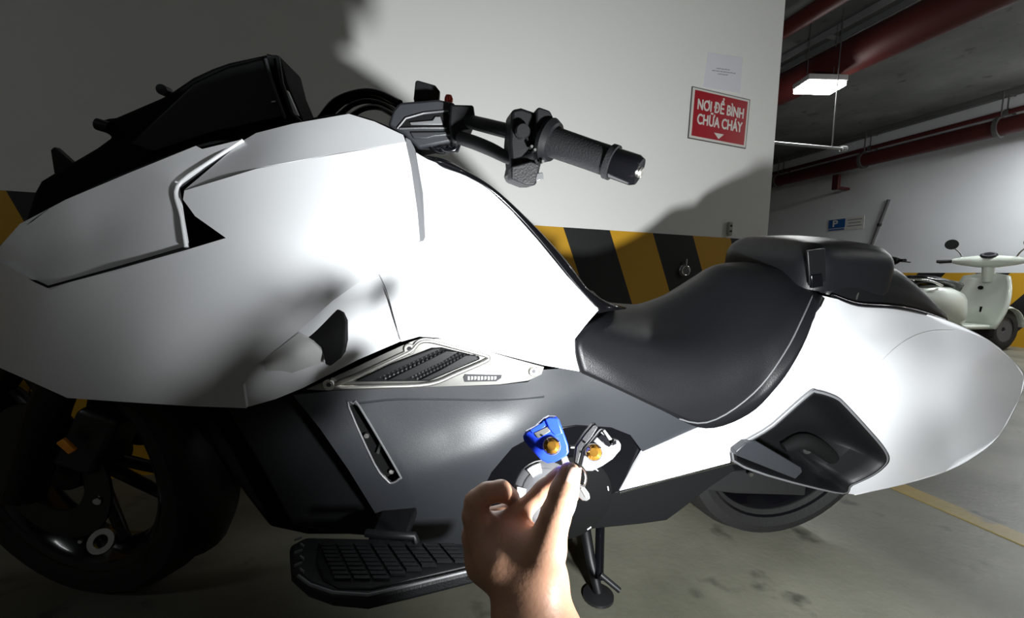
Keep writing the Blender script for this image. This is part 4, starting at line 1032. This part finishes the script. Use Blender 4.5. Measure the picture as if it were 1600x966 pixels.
plate('head_slot', [(934, 684), (940, 678), (960, 692), (952, 699), (946, 696)], .3196, .002, 'gloss', SK, 0.0004)
plate('head_bar', [(941, 673), (945, 671), (957, 687), (952, 689)], .319, .002, 'silver', SK, 0.0006)
plate('head_clip', [(955, 692), (963, 689), (964, 694), (957, 697)], .318, .003, 'gloss', SK, 0.0005)
gem(928, 707, .3178, .0068, SK)
KB = thing('bare_key', H(912, 772, .308), 'small pale steel key blade hanging beside the thumb tip', 'key')
plate('blade', [(902, 762), (908, 758), (914, 762), (921, 772), (922, 780), (917, 784), (910, 783), (903, 776)], .307, .002, 'steel', KB, 0.0006)
plate('groove', [(907, 764), (909, 763), (917, 777), (915, 778)], .3065, .0008, 'brushed', KB, 0)
FO = thing('key_fob', H(852, 772, .336), 'round silver fob with grey face held behind the index finger', 'key fob')
fc_ = H(852, 773, .344); fax = ((CAM - fc_).normalized() + RGT * 0.15).normalized()
lathe('fob_case', [(0.0001, -.003), (.028, -.003), (.031, 0), (.030, .003), (.026, .0045), (0.0001, .0045)], fc_, fax, 'silver', FO, 40, False)
lathe('fob_face', [(0.0001, .0045), (.0235, .0045), (.022, .0055), (0.0001, .0055)], fc_, fax, 'greylight', FO, 40, False)
fu = fax.cross(RGT).normalized(); fv = fu.cross(fax).normalized()
if fu.dot(UPV) < 0: fu = -fu
for a0_, a1_ in ((1.75, 2.25), (2.9, 3.3), (0.5, 1.0)):
    V, F = [], []
    for i in range(9):
        a = a0_ + (a1_ - a0_) * i / 8; dd = (fv if fv.dot(RGT) > 0 else -fv) * math.cos(a) + fu * math.sin(a)
        for rr_, hh in ((.0195, .004), (.0285, .004), (.0275, .0062), (.0195, .0066)): V.append(fc_ + dd * rr_ + fax * hh)
    for i in range(8):
        for j in range(4): F.append((i * 4 + j, i * 4 + (j + 1) % 4, (i + 1) * 4 + (j + 1) % 4, (i + 1) * 4 + j))
    F += [(0, 1, 2, 3), (35, 34, 33, 32)]
    mesh('bright_inlay', V, F, 'whitemark', FO, 30)
KR = thing('key_ring', H(915, 745, .315), 'thin steel split ring joining the keys behind the thumb', 'key ring')
kc = H(900, 748, .318)
tube('ring', [kc + (RGT * math.cos(a) * 0.0095 + UPV * math.sin(a) * 0.0115) for a in [i * math.pi / 14 for i in range(28)]], 0.0009, 'chrome', KR, 6, closed=True)
tube('ring_coil', [kc + FWD * 0.0016 + (RGT * math.cos(a) * 0.0092 + UPV * math.sin(a) * 0.0112) for a in [i * math.pi / 14 for i in range(28)]], 0.0009, 'chrome', KR, 6, closed=True)

# ================================================================== PARKED SCOOTERS
def scooter(org, hd, label, paint, name='scooter', steer=0.0, mirrors=True):
    f = Vector((hd[0], hd[1], 0)).normalized(); l = Vector((-f.y, f.x, 0))   # f forward, l left
    q = lambda x, y, z: org + f * x + l * y + ZUP * z
    cs0, sn0 = math.cos(steer), math.sin(steer)
    def h(x, y, z):      # steered parts turn about the column
        dx = x - 0.9
        return q(0.9 + dx * cs0 - y * sn0, dx * sn0 + y * cs0, z)
    fh = f * cs0 + l * sn0; lh = l * cs0 - f * sn0
    t = thing(name, org, label, 'scooter')
    for x, nm in ((-0.02, 'rear_wheel'), (1.22, 'front_wheel')):
        W_ = lathe(nm, [(0.14, -.045), (0.20, -.05), (0.235, -.03), (0.24, 0), (0.235, .03), (0.20, .05), (0.14, .045)], q(x, 0, 0.24), l, 'tyre', t, 32)
        lathe('rim', [(0.03, -.03), (0.145, -.035), (0.145, .035), (0.03, .03)], q(x, 0, 0.24), l, 'silver', W_, 24)
    # rear body loft
    secs = [(-0.30, .05, .50, .62), (-0.22, .13, .42, .70), (-0.05, .20, .36, .73), (0.15, .21, .30, .72), (0.32, .18, .27, .68), (0.42, .13, .27, .60)]
    V, F = [], []; m_ = 16
    for x, wv, z0, z1 in secs:
        for k in range(m_):
            a = 2 * math.pi * k / m_; cx_, sx_ = math.cos(a), math.sin(a)
            V.append(q(x, wv * math.copysign(abs(cx_) ** .7, cx_), (z0 + z1) / 2 + (z1 - z0) / 2 * math.copysign(abs(sx_) ** .7, sx_)))
    for i in range(len(secs) - 1):
        for k in range(m_): F.append((i * m_ + k, i * m_ + (k + 1) % m_, (i + 1) * m_ + (k + 1) % m_, (i + 1) * m_ + k))
    F += [tuple(range(m_)), tuple((len(secs) - 1) * m_ + k for k in range(m_))]
    mesh('rear_body', V, F, paint, t, 60)
    V, F = [], []
    for x, wv, z in ((-0.28, .06, .74), (-0.2, .13, .78), (0.0, .15, .775), (0.2, .14, .745), (0.38, .10, .73), (0.44, .05, .69)):
        for k in range(12):
            a = 2 * math.pi * k / 12; V.append(q(x, wv * math.cos(a), z + 0.045 * math.sin(a)))
    for i in range(5):
        for k in range(12): F.append((i * 12 + k, i * 12 + (k + 1) % 12, (i + 1) * 12 + (k + 1) % 12, (i + 1) * 12 + k))
    F += [tuple(range(12)), tuple(60 + k for k in range(12))]
    mesh('seat', V, F, 'gloss', t, 60)
    tube('grab_rail', [q(-0.05, .16, .72), q(-0.25, .15, .77), q(-0.36, 0, .78), q(-0.25, -.15, .77), q(-0.05, -.16, .72)], 0.011, 'chrome', t, 10, 4)
    box('tail_lamp', q(-0.31, 0, .56), f * .015, l * .06, ZUP * .03, 'signred', t, 0.01)
    # leg shield
    V, F = [], []; nu, nv = 13, 11
    for j in range(nv):
        v = j / (nv - 1); z = .27 + .60 * v; half = .17 + .085 * math.sin(math.pi * (0.15 + 0.75 * v)); xx = .80 + .16 * v
        for i in range(nu):
            u = 2 * i / (nu - 1) - 1; V.append(q(xx - .07 * u * u, half * u, z - 0.03 * u * u * v))
    for j in range(nv - 1):
        for i in range(nu - 1): F.append((j * nu + i, j * nu + i + 1, (j + 1) * nu + i + 1, (j + 1) * nu + i))
    o = mesh('leg_shield', V, F, paint, t, 60); s = o.modifiers.new('solid', 'SOLIDIFY'); s.thickness = 0.02
    lathe('ignition_lock', [(0.0001, 0), (.022, 0), (.02, .014), (0.0001, .014)], q(.885, 0.03, .71), -f, 'matt', t, 16, False)
    box('bag_hook', q(.84, -.02, .47), f * .02, l * .008, ZUP * .03, 'matt', t, 0.004)
    tube('steering_column', [q(.93, 0, .78), q(.90, 0, 1.0)], .05, paint, t, 14)
    box('floor_board', q(.62, 0, .285), f * .25, l * .15, ZUP * .025, paint, t, 0.02)
    box('under_cover', q(.45, 0, .22), f * .50, l * .10, ZUP * .06, 'matt', t, 0.02)
    V, F = [], []
    secs = ((-.27, .025), (-.2, .045), (-.08, .065), (0, .07), (.08, .065), (.2, .045), (.27, .025))
    for y, r_ in secs:
        for k in range(12):
            a = 2 * math.pi * k / 12; V.append(h(.90 - 0.25 * abs(y) + r_ * 1.2 * math.cos(a), y, 1.0 + .02 * abs(y) + r_ * math.sin(a)))
    for i in range(len(secs) - 1):
        for k in range(12): F.append((i * 12 + k, i * 12 + (k + 1) % 12, (i + 1) * 12 + (k + 1) % 12, (i + 1) * 12 + k))
    F += [tuple(range(12)), tuple((len(secs) - 1) * 12 + k for k in range(12))]
    mesh('handlebar_cover', V, F, paint, t, 60)
    DI = lathe('speedometer', [(0.0001, 0), (.07, 0), (.065, .012), (0.0001, .014)], h(.87, 0, 1.065), (ZUP - fh * .5), 'black', t, 20, False)
    lathe('dial_ring', [(.04, .014), (.055, .014), (.055, .018), (.04, .018)], h(.87, 0, 1.065), (ZUP - fh * .5), 'silver', DI, 20)
    for sg in (-1, 1):
        tube('grip', [h(.85, .26 * sg, 1.005), h(.80, .39 * sg, 1.0)], .019, 'rubber', t, 10)
        tube('lever', [h(.89, .24 * sg, .995), h(.87, .38 * sg, .98)], .007, 'steel', t, 8)
        if not mirrors: continue
        ms = tube('mirror_stem', [h(.86, .19 * sg, 1.03), h(.85, .22 * sg, 1.10), h(.82, .27 * sg, 1.16)], .007, 'chrome', t, 8, 3)
        lathe('mirror', [(0.0001, 0), (.055, 0), (.058, .012), (.045, .03), (0.0001, .035)], h(.81, .285 * sg, 1.195), (fh * .9 + lh * .15 * sg), 'black', t, 20, False)
    # front body and mudguard
    V, F = [], []
    for i in range(13):
        a = math.radians(-60 + i * 12); 
        for j in range(5):
            b = (j - 2) / 2; V.append(q(1.22 + .27 * math.sin(a), .075 * b, .24 + (.28 - .03 * b * b) * math.cos(a)))
    for i in range(12):
        for j in range(4): F.append((i * 5 + j, i * 5 + j + 1, i * 5 + j + 6, i * 5 + j + 5))
    o = mesh('front_mudguard', V, F, paint, t, 60); s = o.modifiers.new('solid', 'SOLIDIFY'); s.thickness = 0.008
    tube('front_fork', [q(.95, 0, .8), q(1.22, .06, .24)], .022, 'darksteel', t, 10)
    tube('side_stand', [q(.35, .08, .2), q(.40, .19, .01)], .011, 'darksteel', t, 8)
    return t
hv = r0 * 0.97 + f0 * 0.24
so = camp(4.40, 0, 4.37)
scooter(so, (hv.x, hv.y), 'parked cream white scooter with round mirrors by the far striped wall', 'scoot', steer=0.40)
so2 = camp(4.05, 0, 5.0) - hv * 0.0
scooter(so2 - hv * 0.30, (hv.x, hv.y), 'black parked scooter half hidden behind the white scooter', 'black', steer=-0.3, mirrors=False)
